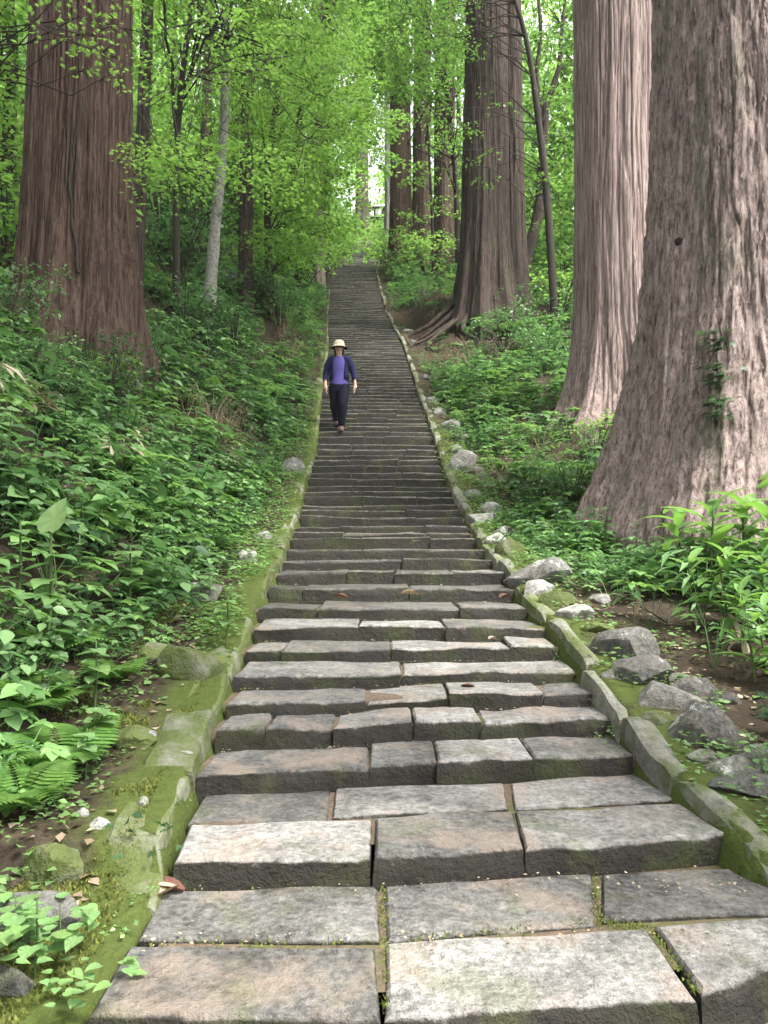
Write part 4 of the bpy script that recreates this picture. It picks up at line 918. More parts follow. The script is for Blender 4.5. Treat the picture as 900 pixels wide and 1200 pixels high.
    # dead leaf litter
    n = 9000; s = g.choice([-1, 1], n); Y = 1.5 + 24 * g.uniform(0, 1, n) ** 1.8; d = np.abs(g.normal(0, 1.4, n)); x = np.where(s < 0, xl(Y) - .25 - d, xr(Y) + .2 + d); z = terr(x, Y) + .006
    a = g.uniform(0, 6.28, n); V, Fa = inst(*LEAF2, np.stack([x, Y, z], 1), np.stack([np.cos(a), np.sin(a), g.normal(0, .2, n)], 1), rand_n(n, .35, g), g.uniform(.015, .06, n)); tag(mk('leaf_litter', V, Fa, M['dry'], None, var=rep(g.uniform(0, 1, n), 2)), 'brown and straw-coloured dead leaf litter on the bare soil', 'leaf litter', None, 'stuff')
    # dead sticks lying in the undergrowth
    P = []
    for _ in range(150):
        sd_ = random.choice([-1, 1]); Yq = random.uniform(2.2, 16); d_ = random.uniform(.3, 3.5); x_ = float(xl(Yq)) - .2 - d_ if sd_ < 0 else float(xr(Yq)) + .2 + d_; l_ = random.uniform(.15, .7); a_ = random.uniform(0, 6.28)
        q0 = np.array([x_, Yq, T(x_, Yq) + .01]); x2, y2 = x_ + l_ * math.cos(a_), Yq + l_ * math.sin(a_); q1 = np.array([x2, y2, T(x2, y2) + random.uniform(.01, .16)]); P.append(ttube(bent(q0, q1, .02, 5, .03), np.linspace(.007, .003, 5) * random.uniform(.6, 1.5), 4, False))
    V, Fa = merge(P); tag(mk('dead_sticks', V, Fa, M['bark_twig']), 'thin dead sticks lying among the herbs of both banks', 'twigs', None, 'stuff')
    # crumbs on the treads
    L = []
    for i, (Ys, zs) in enumerate(STEPS[:34]):
        Yn = STEPS[i + 1][0]
        for _ in range(int(60 / (1 + i * .12))):
            x_ = random.uniform(float(xl(Ys)) + .03, float(xr(Ys)) - .03); b = Yn + skew(Ys) * (x_ - (xl(Ys) + xr(Ys)) / 2) - abs(random.gauss(0, .05)) - .01; L.append((x_, b, zs + .006))
    for _ in range(260): p = on_plane(random.uniform(160, 880), random.choice([1038, 1034, 1100]) + random.gauss(0, 9), LAND); L.append((p[0], p[1], LAND + .012))
    L = np.array(L); n = len(L); a = g.uniform(0, 6.28, n); V, Fa = inst(*LEAF2, L, np.stack([np.cos(a), np.sin(a), g.normal(0, .2, n)], 1), rand_n(n, .4, g), g.uniform(.006, .018, n)); tag(mk('plant_crumbs', V, Fa, M['dry'], None, var=rep(g.uniform(.3, 1, n), 2)), 'tiny pale leaf crumbs gathered at the backs of the treads', 'leaf litter', None, 'stuff')
scatter_cover()

def lm(name, V, Fa, mt, var=None, smooth=False):
    m = mesh(name, V, Fa, var, smooth); m.materials.append(M[mt]); return m
def put(me, parent, loc, yaw, pitch, s, name='leaf'):
    o = bpy.data.objects.new(name, me); C.objects.link(o); o.parent = parent
    o.matrix_local = Matrix.Translation(tuple(loc)) @ Matrix.Rotation(yaw, 4, 'Z') @ Matrix.Rotation(pitch, 4, 'X') @ Matrix.Scale(s, 4); return o
def build_plants():
    # long-leaved ginger-like plants under the flaky cedar
    LL = [lm('leaf', *leaf_long(1, w, 6, ar), 'ginger', np.full(24, v)) for w, ar, v in ((.13, .35, .9), (.12, .75, .45), (.14, .55, .7), (.115, .95, .2), (.13, .6, 1.0))]
    LD = lm('dry_leaf', *leaf_long(1, .09, 6, .9), 'dry', np.full(24, .7)); stm = lm('stem', *ttube([(0, 0, -.05), (.01, 0, .3), (0, .02, .62)], [.012, .01, .006], 6), 'stem')
    def ginger(px, py, h, label, yaw=0, n=20, dry=4, grp='long-leaved plants below the flaky cedar'):
        p = ground(px, py); o = thing('broad_leaved_plant', label, 'plant', p, grp); s = h / .75; lean = random.uniform(-.12, .12)
        st_ = put(stm, o, (0, 0, 0), random.uniform(0, 6), lean, s, 'stem')
        for k in range(n):
            z = (.10 + .52 * (k + .6) / n) * s; put(random.choice(LL), o, (0, 0, z), yaw + k * 2.4 + random.uniform(-.35, .35), random.uniform(-.1, .5) + .55 * k / n, s * random.uniform(.25, .42))
        for k in range(dry): put(LD, o, (0, 0, .14 * s), yaw + random.uniform(0, 6.28), random.uniform(-.9, -.4), s * random.uniform(.22, .34), 'dry_leaf')
        return o
    for a in ((795, 690, .72, 'long-leaved green plant nearest the knee of the flaky cedar, with upright shoots'), (835, 700, .80, 'tallest long-leaved plant in front of the flaky cedar'), (875, 690, .78, 'long-leaved plant at the right edge below the ivy'),
              (855, 740, .60, 'long-leaved plant with drooping dry leaves over the dark hollow'), (810, 735, .50, 'low long-leaved plant spreading over the soil at the front of the clump'), (895, 745, .62, 'long-leaved plant cut by the right edge above the dark hollow'),
              (770, 660, .55, 'small long-leaved plant sprouting left of the taller clump'), (905, 700, .8, 'long-leaved plant just outside the clump at the far right edge'), (745, 648, .45, 'short long-leaved plant touching the bark of the flaky cedar'),
              (820, 660, .6, 'bright long-leaved plant in the middle of the back row'), (915, 660, .75, 'bright long-leaved plant half outside the right edge'), (870, 765, .45, 'low long-leaved plant at the front rim of the dark hollow'), (850, 650, .65, 'bright long-leaved plant against the bark directly below the ivy'), (885, 655, .7, 'bright long-leaved plant against the bark at the right edge')):
        ginger(*a, yaw=random.uniform(0, 6))
    # lone seedling with a yellow leaf
    p = ground(742, 730); o = thing('seedling', 'lone spindly plant with a yellowing hanging leaf behind the white-topped boulder', 'plant', p); put(stm, o, (0, 0, 0), 0, .05, .42, 'stem')
    for yaw, pt, s in ((1.7, .5, .17), (-.6, .3, .22), (-1.4, .1, .30), (2.8, .2, .16)): put(LL[4], o, (0, 0, .25), yaw, pt, s)
    put(LD, o, (.02, 0, .26), -1.0, -1.1, .24, 'dry_leaf')
    # lower right plants by the edge
    for px, py, lab in ((885, 800, 'dark palmate-leaved plant low at the right edge beside the mossy rocks'), (896, 775, 'dark leafy plant overhanging the bare soil at the right edge')): ginger(px, py, .42, lab, random.uniform(0, 6), 8, 0, 'dark plants low at the right edge')
    # ferns
    FR = [lm('frond', *frond(.7, 17, ar, .19)[:2], 'fern', None) for ar in (.35, .55, .8)]
    for m in FR:
        a = m.attributes.new('var', 'FLOAT', 'FACE'); a.data.foreach_set('value', rng.uniform(.2, 1, len(m.polygons)).astype(np.float32))
    def fern(px, py, s, label, n=8):
        p = ground(px, py); o = thing('fern', label, 'fern', p, 'ferns on the banks')
        for k in range(n): put(random.choice(FR), o, (0, 0, .02), k * 6.283 / n + random.uniform(-.3, .3), random.uniform(.25, .7), s * random.uniform(.75, 1.1), 'frond')
    for a in ((60, 770, .62, 'large fern with arching fronds at the left edge below the big heart leaf'), (70, 905, .5, 'bright fern low at the left edge above the brown soil'), (25, 955, .45, 'fern dipping over the brown soil at the left frame edge'),
              (100, 640, .55, 'pale yellow-green fern on the left bank above the big heart leaf'), (150, 560, .55, 'small fern standing in the dry grass of the left bank'), (170, 700, .45, 'fern in the middle of the left bank beside the dark rock'),
              (40, 840, .5, 'fern crowding the left frame edge under the arching fronds'), (130, 800, .38, 'small bright fern near the broad pale slab'), (228, 640, .5, 'fern on the left bank above the dark half-buried rock'), (268, 585, .5, 'fern beside the dirt patch left of the kerb'),
              (722, 645, .75, 'fern spreading its fronds at the foot of the flaky cedar'), (690, 655, .5, 'pale fern between the stones and the flaky cedar'), (700, 595, .7, 'fern leaning out from the left flank of the flaky cedar'), (640, 610, .55, 'fern in the green hollow left of the flaky cedar'),
              (600, 560, .6, 'fern midway between the right kerb and the pink cedar'), (655, 560, .6, 'fern in front of the foot of the pink cedar'), (540, 470, .7, 'bluish fern on the right bank level with the walker'), (575, 450, .8, 'wide fern on the right bank left of the pink cedar'),
              (600, 395, 1.1, 'tall fern on the mound before the twin-stemmed cedar'), (640, 400, 1.0, 'fern filling the gap between twin cedar and pink cedar'), (615, 470, .7, 'fern in the herbs close to the left side of the pink cedar'), (310, 470, .7, 'fern on the left bank beside the walker'), (240, 470, .8, 'fern on the left bank under the pale tree'), (205, 600, .5, 'fern among the herbs in the middle of the left bank')): fern(*a)
    # heart-leaved plants
    hv = [(0, .06, 0)] + [(-x, y, z) for x, y, z in ((.16, .0, .02), (.32, .08, .04), (.41, .24, .06), (.40, .42, .06), (.30, .62, .04), (.16, .82, .0))] + [(0, 1.02, -.09)] + [(x, y, z) for x, y, z in ((.16, .82, .0), (.30, .62, .04), (.40, .42, .06), (.41, .24, .06), (.32, .08, .04), (.16, .0, .02))] + [(0, .4, -.03)]
    HL = lm('leaf', np.array(hv), np.array([(14, (k + 1) % 14, k) for k in range(14)]), 'herb_light', np.tile([.65, .95], 7)); HL2 = HL.copy(); HL2.materials.clear(); HL2.materials.append(M['herb'])
    def heart(px, py, h, s, label, n=13, top=False):
        n = 26 if s < .08 else n; p = ground(px, py); o = thing('heart_leaved_plant', label, 'plant', p, 'heart-leaved plants on the left bank'); put(stm, o, (0, 0, 0), 1, .05, h / .62, 'stem')
        for k in range(n): put(random.choice([HL2, HL2, HL]), o, (random.gauss(0, .07) * (s < .08), random.gauss(0, .07) * (s < .08), h * (.35 + .6 * k / n)), k * 2.4 + random.uniform(-.3, .3), random.uniform(-.25, .15), s * .8 * random.uniform(.6, 1.15))
        if top: put(HL, o, (0, -.02, h), -.4, 1.1, s * 1.15)
    for a in ((55, 765, .62, .20, 'plant holding one upright bright heart-shaped leaf at the left edge', 9, True), (150, 725, .45, .17, 'heart-leaved plant on the left bank right of the upright bright leaf'), (90, 730, .5, .17, 'heart-leaved plant directly beside the upright bright leaf'),
              (20, 720, .5, .16, 'heart-leaved plant cut by the left frame edge'), (110, 840, .34, .14, 'low heart-leaved plant over the bright left ferns'), (100, 915, .2, .09, 'small heart-leaved plant on the brown soil'), (118, 885, .2, .10, 'little herb growing from the moss by the low stone'),
              (265, 760, .3, .13, 'dark broad-leaved plant beside the left kerb above the pale slab'), (190, 680, .4, .15, 'heart-leaved plant in the middle of the left bank'), (20, 620, .5, .16, 'heart-leaved plant high at the left frame edge'), (60, 590, .5, .15, 'heart-leaved plant below the dry grass at the left'),
              (40, 1150, .2, .075, 'bright green herb clump in the bottom left corner'), (15, 1135, .18, .07, 'bright herb beside the grey rock in the bottom left corner'), (68, 1132, .15, .065, 'bright herb in front of the round mossy rock'), (85, 1185, .11, .05, 'small herb in the moss at the bottom edge')): heart(*a)
    # tufts growing from joints of kerb and steps
    for k, (px, py, s, lab) in enumerate([(180, 1012, 1.25, 'dark small-leaved creeper climbing the inner face of the left kerb'), (135, 1092, .6, 'small weed where the landing meets the left moss'), (238, 925, .6, 'tuft of weeds in the corner of the second step'), (268, 838, .8, 'weed tuft in the corner between left kerb and steps'), (290, 770, .9, 'leafy weed at the left end of the fifth step'), (325, 700, .7, 'leafy weed at the left end of a middle step'),
                                            (633, 742, .6, 'weed tuft at the right end of the seventh step'), (718, 850, .6, 'weed growing at the right end of the third step'), (210, 940, .5, 'weeds between the first step and the left kerb'), (706, 905, .6, 'white-flecked weed beside the largest grey boulder'), (655, 770, .5, 'weed tuft in the right corner of the sixth step'), (170, 1050, .5, 'little weed beside the fallen brown leaf')]):
        zz = {0: None}.get(k); p = ground(px, py + 6); p = np.array([p[0], p[1], max(p[2], float(Hs(p[1])) - .1 if k else p[2])]); tv, tf, tva = herb_template('ground', np.random.default_rng(90 + k)); tv = tv * np.array([1, .8, 2.2 if k == 0 else 1.4]) * s * .75
        o = thing('weed', lab, 'weed', p, 'weeds in the joints of the steps'); tag(mk('leaves', tv + p + np.array([0, -.02, .0]), tf, M['herb_dark' if k == 0 else 'herb_light'], o, var=tva), kind='stuff')
    # shrubs
    protos = []
    for k in range(4):
        g = np.random.default_rng(60 + k); mt = ('maple', 'herb', 'lime', 'herb_dark')[k]; an = []
        for _ in range(22): a = g.uniform(0, 6.28); r = g.uniform(.1, .75); an.append((r * math.cos(a), r * math.sin(a), g.uniform(.25, 1.25), g.uniform(.2, .42)))
        v, f, va = spray_leaves(an, 48, .085, LEAF4, g, .15, .3, .35, .4); fo = lm('foliage', v, f, mt, va)
        v, f = merge([ttube([(0, 0, -.1), (q[0] * .4, q[1] * .4, q[2] * .5), (q[0], q[1], q[2])], [.014, .009, .004], 4, False) for q in an]); protos.append((fo, lm('stems', v, f, 'bark_twig')))
    def shrub(px, py, s, k, label, grp):
        p = ground(px, py); o = thing('leafy_shrub', label, 'shrub', p, grp)
        for nm, me in zip(('foliage', 'stems'), protos[k]): q = bpy.data.objects.new(nm, me); C.objects.link(q); q.parent = o; q['kind'] = 'stuff'
        o.rotation_euler = (0, 0, random.uniform(0, 6.28)); o.scale = (s * random.uniform(.9, 1.15), s, s * random.uniform(.8, 1.1))
    L_ = 'shrubs on the left slope'; R_ = 'shrubs on the right side'
    for a in ((352, 345, 2.0, 2, 'bright lime shrub overhanging the left edge of the upper steps', L_), (335, 330, 2.2, 2, 'bright lime shrub behind the one overhanging the upper steps', L_), (365, 325, 1.6, 0, 'green shrub close to the brown trunk left of the upper steps', L_), (310, 320, 2.2, 0, 'green shrub above the dry stone wall', L_),
              (280, 300, 2.4, 3, 'dark shrub on the slope above the wall', L_), (225, 290, 2.2, 3, 'dark shrub behind the pale tree', L_), (190, 310, 2.0, 3, 'dark shrub right of the red-brown cedar', L_), (205, 345, 1.5, 1, 'green shrub between the cedar and the pale tree', L_), (260, 265, 2.6, 0, 'green shrub high behind the pale tree', L_), (200, 260, 2.6, 0, 'green shrub high beside the red-brown cedar', L_),
              (300, 365, 1.2, 3, 'dark shrub below the dry stone wall', L_), (330, 385, 1.1, 1, 'low green shrub beside the left kerb above the walker', L_), (350, 370, .9, 1, 'small green shrub touching the left kerb above the walker', L_), (8, 400, .7, 1, 'green shrub left of the foot of the red-brown cedar', L_), (10, 320, 1.8, 0, 'bright shrub at the left frame edge behind the cedar', L_),
              (40, 455, .5, 1, 'shrub hiding the left foot of the red-brown cedar', L_), (95, 462, .5, 3, 'dark shrub hiding the middle of the foot of the red-brown cedar', L_), (135, 465, .45, 0, 'light shrub just in front of the red-brown cedar', L_), (172, 440, .6, 1, 'shrub at the right foot of the red-brown cedar', L_), (60, 490, .6, 1, 'tangled shrub in front of the red-brown cedar', L_), (215, 395, 1.0, 1, 'shrub at the foot of the pale tree', L_), (275, 420, .9, 3, 'dark low shrub on the bank right of the pale tree', L_), (130, 480, .7, 3, 'dark shrub on the broken bank below the cedar', L_),
              (480, 325, 1.8, 2, 'bright lime bush at the right edge of the upper steps', R_), (500, 335, 1.9, 2, 'bright bush in front of the three far trunks', R_), (455, 318, 1.4, 2, 'small lime bush leaning onto the steps', R_), (460, 300, 1.8, 2, 'lime bush farther up the right edge of the steps', R_), (405, 300, 1.6, 2, 'pale bush left of the bend of the steps', R_), (447, 308, 1.3, 2, 'lime bush covering the right edge of the steps at the bend', R_), (450, 295, 1.6, 0, 'green bush above the bend at the right edge of the steps', R_), (440, 275, 1.2, 2, 'pale bush at the head of the steps', R_),
              (610, 385, 1.0, 1, 'shrub at the right foot of the twin-stemmed cedar', R_), (655, 375, 1.5, 2, 'sunlit shrub between the twin cedar and the pink cedar', R_), (590, 415, .9, 1, 'green shrub on the right bank before the twin-stemmed cedar', R_), (640, 430, .9, 1, 'green shrub on the right bank left of the pink cedar', R_), (700, 540, .7, 0, 'light shrub wedged between the pink and the flaky cedar', R_), (735, 470, .6, 0, 'light sprig in the cleft between pink and flaky cedar', R_),
              (670, 600, .55, 1, 'shrub at the left foot of the flaky cedar', R_), (660, 335, 2.2, 2, 'sunlit bush far behind between twin and pink cedar', R_)): shrub(*a)
    # fallen leaves
    def fallen(px, py, s, mt, label, z=None, k=0):
        p = on_plane(px, py, z) if z is not None else ground(px, py); tv, tf = leaf_long(1, .28, 6, -.12); tv = tv.copy(); tv[:, 2] += np.abs(tv[:, 0]) * .5; a = random.uniform(0, 6.28); c, sn = math.cos(a), math.sin(a)
        tv = (tv * s) @ np.array([[c, sn, 0], [-sn, c, 0], [0, 0, 1]]); o = mk('fallen_leaf', tv + p + np.array([0, 0, .004]), tf, M[mt], None, var=rng.uniform(0, 1, len(tf)), org=p); tag(o, label, 'leaf', 'fallen leaves on the steps')
    fallen(216, 1046, .13, 'red_leaf', 'large curled rusty leaf at the foot of the first step on the left', LAND + .002); fallen(208, 1041, .10, 'dry', 'pale curled leaf lying beside the large rusty leaf', LAND + .012)
    for px, py, i, s, mt, lab in ((541, 806, 3, .07, 'red_leaf', 'small red leaf on the fourth step'), (553, 806, 3, .06, 'red_leaf', 'dark red leaf just right of the small red one on the fourth step'), (573, 750, 6, .06, 'dry', 'orange-yellow leaf on the right half of the seventh step'), (491, 698, 9, .06, 'dry', 'pale leaf in the middle of the tenth step'), (407, 702, 9, .05, 'red_leaf', 'dull red leaf on the left of the tenth step'), (586, 702, 9, .05, 'red_leaf', 'dull red leaf at the right end of the tenth step')): fallen(px, py, s, mt, lab, STEPS[i - 1][1] + .006)
build_plants()

# ------------------------------------------------------------------ the walker
def m_cloth(name, col):
    t = NT(name); P = t.pos((1, 1, 1), True); n = t.noise(9, 3, P); w = t.noise(160, 2, P); c = t.mix(n, tuple(x * .75 for x in col), tuple(x * 1.2 for x in col)); return t.pbr(c, .9, t.bump(n, .02, .6, t.bump(w, .001)), .15)
M['skin'] = m_plain('skin', (.52, .33, .25), .55, .05, 30, .0005); M['shirt'] = m_cloth('violet cotton', (.095, .078, .27)); M['navy'] = m_cloth('navy knit', (.016, .017, .055)); M['trouser'] = m_cloth('black cotton', (.010, .011, .020))
M['hat'] = m_cloth('straw coloured hat', (.56, .47, .33)); M['hat_under'] = m_cloth('dark hat lining', (.03, .025, .02)); M['hair'] = m_plain('black hair', (.012, .010, .009), .5, .2, 60); M['shoe'] = m_plain('brown shoe leather', (.13, .062, .05), .6, .2); M['sole'] = m_plain('dark rubber sole', (.03, .028, .026), .8); M['eye'] = m_plain('dark eye', (.012, .01, .01), .3); M['lip'] = m_plain('lips', (.36, .15, .13), .5)
def skinned(name, chains, mat, parent, level=2):
    """chains: lists of (x, y, z, r); a chain may begin with an index into the vertices already made"""
    V, E, Rr, roots = [], [], [], []
    for ch in chains:
        prev = None
        for k, q in enumerate(ch):
            if isinstance(q, int): prev = q; continue
            V.append(q[:3]); Rr.append(q[3:] if len(q) == 5 else (q[3], q[3])); i = len(V) - 1
            if prev is not None: E.append((prev, i))
            else: roots.append(i)
            prev = i
    me = bpy.data.meshes.new(name); me.from_pydata(V, E, []); o = bpy.data.objects.new(name, me); C.objects.link(o)
    md = o.modifiers.new('skin', 'SKIN'); md.use_smooth_shade = True
    if not me.skin_vertices: 
        bpy.context.view_layer.objects.active = o
    L = me.skin_vertices[0].data
    for i, r in enumerate(Rr): L[i].radius = r; L[i].use_root = i in roots
    o.modifiers.new('sub', 'SUBSURF').levels = level; o.modifiers['sub'].render_levels = level
    dg = bpy.context.evaluated_depsgraph_get(); m2 = bpy.data.meshes.new_from_object(o.evaluated_get(dg)); bpy.data.objects.remove(o)
    m2.name = name; m2.materials.clear(); m2.materials.append(M[mat]); o = bpy.data.objects.new(name, m2); C.objects.link(o); o.parent = parent; return o
def loft(rings, n=20, cap0=False, cap1=False, wr=0.0):
    th = np.linspace(0, 2 * np.pi, n, endpoint=False); V = []
    for k, (x, y, z, rx, ry) in enumerate(rings):
        w = 1 + wr * np.sin(th * 3 + k * 1.3); V.append(np.stack([x + rx * np.cos(th) * w, y + ry * np.sin(th) * w, np.full(n, z)], 1))
    V = np.concatenate(V); m = len(rings); Fq = [(k * n + j, k * n + (j + 1) % n, (k + 1) * n + (j + 1) % n, (k + 1) * n + j) for k in range(m - 1) for j in range(n)]
    for c, k in ((cap0, 0), (cap1, m - 1)):
        if c: V = np.concatenate([V, [V[k * n:(k + 1) * n].mean(0)]]); e = len(V) - 1; Fq += [(k * n + j, k * n + (j + 1) % n, e, e) for j in range(n)]
    return V, q2t(np.array(Fq))
def build_person():
    i = min(range(len(STEPS)), key=lambda k: abs(F * 0 + (600 - (STEPS[k][1] - CZ) / STEPS[k][0] * F + 50) - 505)); Y, z = STEPS[i]; z2 = STEPS[i + 1][1] - z; dY = STEPS[i + 1][0] - Y
    p = at(397, 500, Y + .1); p[2] = z
    o = thing('person', 'person in sun hat, violet shirt and dark trousers walking down the steps', 'person', p)
    fx, rx, by = .045, -.055, dY                                  # front foot (viewer's right), rear foot one step up
    pel = (-.005, .08, .86)
    torso = [(*pel, .125, .10), (0, .075, .98, .105, .085), (0, .06, 1.10, .115, .085), (0, .055, 1.22, .125, .085), (0, .05, 1.31, .075, .065), (0, .035, 1.37, .047, .047), (0, .015, 1.425, .062, .066), (0, .005, 1.48, .075, .088), (0, .012, 1.535, .072, .085), (0, .015, 1.585, .04, .05)]
    nose = [6, (0, -.085, 1.455, .014), (0, -.098, 1.447, .009)]
    ear = [[7, (s * .078, .02, 1.475, .013), (s * .088, .025, 1.485, .009)] for s in (-1, 1)]
    armL = [3, (-.15, .055, 1.295, .055), (-.205, .065, 1.17, .043), (-.235, .06, 1.04, .036), (-.238, .01, .93, .030), (-.232, -.03, .84, .022), (-.228, -.045, .785, .022, .034), (-.226, -.055, .745, .018, .034)]
    armR = [3, (.15, .055, 1.295, .055), (.215, .06, 1.17, .043), (.258, .045, 1.04, .036), (.278, -.015, .93, .030), (.286, -.065, .84, .022), (.288, -.085, .785, .022, .034), (.288, -.098, .745, .018, .034)]
    legF = [0, (.085, .06, .80, .085), (.075, -.05, .47, .055), (.055, .0, .25, .046), (fx, .03, .09, .032), (fx, -.04, .04, .034), (fx, -.12, .03, .028)]
    legB = [0, (-.085, .09, .80, .085), (-.075, .09, .53, .055), (-.065, .20, .34, .046), (rx, by, z2 + .09, .032), (rx, by - .07, z2 + .04, .034), (rx, by - .15, z2 + .03, .028)]
    chains = [torso, nose, *ear, armL, armR, legF, legB]
    for s, hx, hy, hz in ((-1, -.226, -.055, .745), (1, .288, -.098, .745)):
        for k in range(4):
            yo = (k - 1.5) * .019; L = (.058, .068, .064, .05)[k]
            chains.append([(hx, hy + yo * .8, hz + .01, .0085), (hx - s * .004, hy + yo, hz - .022, .0085), (hx - s * .012, hy + yo * 1.05 - .004, hz - .022 - L * .5, .0075), (hx - s * .028, hy + yo * 1.05 - .008, hz - .022 - L * .95, .006)])
        chains.append([(hx - s * .004, hy - .012, hz + .035, .010), (hx - s * .018, hy - .044, hz + .012, .0095), (hx - s * .026, hy - .052, hz - .018, .008), (hx - s * .030, hy - .05, hz - .038, .006)])
    skinned('body', chains, 'skin', o)
    def part(name, vf, mat, sm=True):
        return link(name, mesh(name, vf[0], vf[1], None, sm), M[mat], o)
    # shirt
    part('shirt', loft([(0, .075, .835, .158, .128), (0, .075, .88, .160, .128), (0, .072, .98, .146, .115), (0, .062, 1.10, .150, .118), (0, .058, 1.20, .160, .118), (0, .056, 1.27, .150, .105), (0, .052, 1.315, .112, .085), (0, .04, 1.338, .075, .068)], 24, wr=.018), 'shirt')
    # open cardigan: back, two fronts, sleeves
    ths = np.linspace(math.radians(-52), math.radians(232), 22); Vc = []
    zs = [(.93, .176, .142), (1.02, .168, .134), (1.12, .168, .134), (1.21, .176, .132), (1.28, .165, .118), (1.325, .122, .094), (1.352, .082, .076)]
    for z_, a, b in zs: Vc += [(a * math.cos(t), .066 + b * math.sin(t), z_ + (.0 if math.sin(t) > -.2 else .06 * (1.1 - z_) * -math.sin(t))) for t in ths]
    m = len(ths); Fc = [(k * m + j, k * m + j + 1, (k + 1) * m + j + 1, (k + 1) * m + j) for k in range(len(zs) - 1) for j in range(m - 1)]
    c = part('cardigan', (np.array(Vc), q2t(np.array(Fc))), 'navy'); c.modifiers.new('thick', 'SOLIDIFY').thickness = .008
    for A in (armL, armR):
        pts = [np.array(q[:3]) for q in A[1:5]]; pts = [pts[0] * np.array([.5, 1, 1]) + np.array([0, 0, .01]), pts[0] * np.array([.95, 1, 1]) + np.array([0, 0, -.012])] + pts[1:]; pts.append(pts[-1] + (np.array(A[5][:3]) - pts[-1]) * .25); part('sleeve', ttube(pts, [.062, .078, .066, .054, .047, .047], 14, False), 'navy')
    # trousers
    tv = [loft([(-.003, .078, .90, .150, .122), (-.003, .08, .84, .165, .132), (-.003, .082, .77, .172, .13), (-.003, .082, .715, .165, .115)], 22)]
    for Lg, s in ((legF, 1), (legB, -1)):
        q = [np.array(v[:3]) for v in Lg[1:5]]; a = q[0] + np.array([0, 0, .02]); kn = q[1]; an = q[3]
        tv.append(ttube([a, a + (kn - a) * .4, kn + (0, 0, .06), kn - (0, 0, .06), q[2], an + (q[2] - an) * .18], [.102, .098, .088, .086, .066, .062], 16, False))
    part('trousers', merge(tv), 'trouser')
    for x, y, zz in ((fx, -.03, 0), (rx, by - .06, z2)):
        sh = loft([(x, y - .03, zz + .02, .047, .135), (x, y - .028, zz + .05, .046, .125), (x, y - .005, zz + .075, .043, .09), (x, y + .05, zz + .10, .040, .05), (x, y + .06, zz + .125, .041, .047)], 18, cap1=True); s_ = part('shoe', sh, 'shoe')
        so_ = link('sole', mesh('sole', *loft([(x, y - .03, zz + .002, .048, .138), (x, y - .03, zz + .024, .050, .140)], 18, True, True)), M['sole'], s_)
    # hat, hair, face
    part('hair', loft([(0, .045, 1.365, .075, .05), (0, .04, 1.42, .088, .075), (0, .03, 1.48, .092, .088), (0, .022, 1.54, .086, .092), (0, .02, 1.58, .06, .07)], 18, cap1=True), 'hair')
    h = part('hat', loft([(0, -.005, 1.488, .150, .165), (0, .0, 1.505, .125, .138), (0, .01, 1.522, .098, .108), (0, .012, 1.56, .096, .104), (0, .012, 1.595, .088, .096), (0, .012, 1.618, .062, .068), (0, .012, 1.626, .02, .02)], 24, cap1=True, wr=.012), 'hat')
    link('lining', mesh('lining', *loft([(0, -.005, 1.483, .147, .162), (0, .0, 1.499, .122, .135), (0, .01, 1.516, .095, .105)], 24)), M['hat_under'], h)
    for sx in (-1, 1):
        v, f = loft([(sx * .03, -.076, 1.472, .001, .001), (sx * .03, -.076, 1.476, .011, .008), (sx * .03, -.076, 1.480, .011, .008), (sx * .03, -.076, 1.484, .001, .001)], 8); part('eye', (v, f), 'eye')
    part('mouth', loft([(0, -.07, 1.415, .002, .002), (0, -.071, 1.419, .02, .009), (0, -.071, 1.424, .018, .009), (0, -.07, 1.428, .002, .002)], 10), 'lip')
build_person()

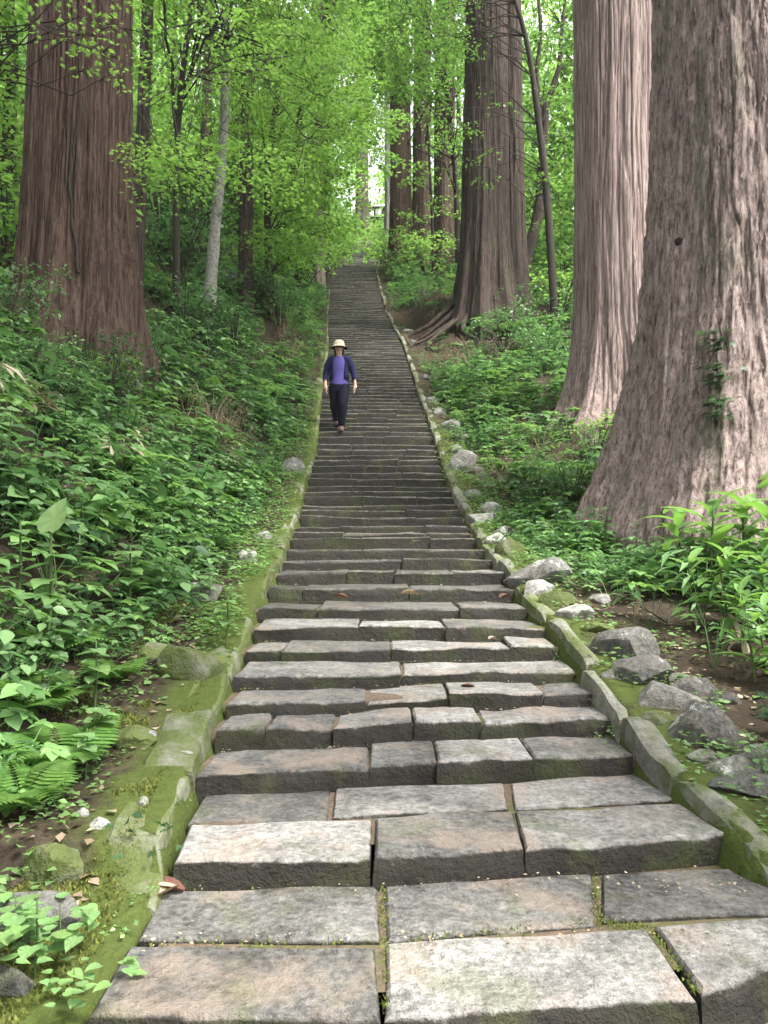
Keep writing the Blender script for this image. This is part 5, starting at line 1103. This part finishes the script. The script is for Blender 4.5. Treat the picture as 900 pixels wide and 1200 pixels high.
# ------------------------------------------------------------------ the hut at the head of the steps
def build_hut():
    b = at(440, 262, 80); b[2] = T(b[0], 80); o = thing('wooden_hut', 'small dark-roofed wooden hut at the head of the steps', 'hut', b)
    wd = m_plain('dark timber', (.05, .035, .025)); rf = m_plain('dark roof sheet', (.02, .02, .022), .7); wh = m_plain('white board', (.7, .7, .68)); top = at(440, 247, 80)[2] - b[2]
    def bx(name, x0, x1, y0, y1, z0, z1, m):
        V = [(x, y, z) for x in (x0, x1) for y in (y0, y1) for z in (z0, z1)]; Fq = [(0, 1, 3, 2), (4, 6, 7, 5), (0, 4, 5, 1), (2, 3, 7, 6), (0, 2, 6, 4), (1, 5, 7, 3)]; return link(name, mesh(name, V, Fq), m, o)
    for x in (-.9, .9):
        for y in (-.7, .7): bx('post', x - .06, x + .06, y - .06, y + .06, -.4, top, wd)
    bx('back_wall', -.84, .84, .66, .72, 0, top - .01, wd); bx('side_wall', -.93, -.88, -.62, .62, 0, top - .01, wd); bx('counter', -.8, .8, -.66, -.58, 0, top * .55, wd)
    for x in (-.45, .3): bx('notice_board', x - .3, x + .3, -.735, -.70, top - .95, top - .12, wh)
    V = [(-1.3, -.95, top), (1.3, -.95, top), (1.3, 1.2, top), (-1.3, 1.2, top), (-1.3, 0, top + .5), (1.3, 0, top + .5)]
    link('roof', mesh('roof', V, q2t(np.array([(0, 1, 5, 4), (2, 3, 4, 5), (0, 4, 3, 3), (1, 2, 5, 5), (0, 3, 2, 1)]))), rf, o)
build_hut()

# ------------------------------------------------------------------ a label for each thing: what still shares one is told apart by its order across the view
def single_out():
    by = {}
    for o in bpy.data.objects:
        if o.parent is None and 'category' in o: by.setdefault(o['label'], []).append(o)
    names = ['first', 'second', 'third', 'fourth', 'fifth', 'sixth', 'seventh', 'eighth', 'ninth', 'tenth', 'eleventh', 'twelfth', 'thirteenth', 'fourteenth']
    for lab, L in by.items():
        if len(L) < 2 or 'behind the viewer' in lab: continue
        L.sort(key=lambda o: o.location.x / max(o.location.y, .1))
        for k, o in enumerate(L): o['label'] = names[k] + ' from the left of each ' + lab if False else lab + ', ' + (names[k] + ' from the left' if k < len(L) - 1 else 'rightmost')
single_out()

# ------------------------------------------------------------------ the moist air of the wood
def build_haze():
    zs = [v.co.z for v in bpy.data.objects['forest_floor'].data.vertices]; x0, x1, y0, y1, z0, z1 = -90, 90, -24, 190, min(zs) - 1.2, 78
    V = [(x, y, z) for x in (x0, x1) for y in (y0, y1) for z in (z0, z1)]; Fq = [(0, 1, 3, 2), (4, 6, 7, 5), (0, 4, 5, 1), (2, 3, 7, 6), (0, 2, 6, 4), (1, 5, 7, 3)]
    m = bpy.data.materials.new('moist air'); m.use_nodes = True; nt = m.node_tree; nt.nodes.clear(); o = nt.nodes.new('ShaderNodeOutputMaterial'); v = nt.nodes.new('ShaderNodeVolumePrincipled')
    v.inputs['Color'].default_value = (.93, .97, .96, 1); v.inputs['Density'].default_value = .0005; v.inputs['Anisotropy'].default_value = .2; nt.links.new(v.outputs[0], o.inputs['Volume'])
    h = link('haze', mesh('haze', V, Fq), m); tag(h, kind='stuff')
build_haze()
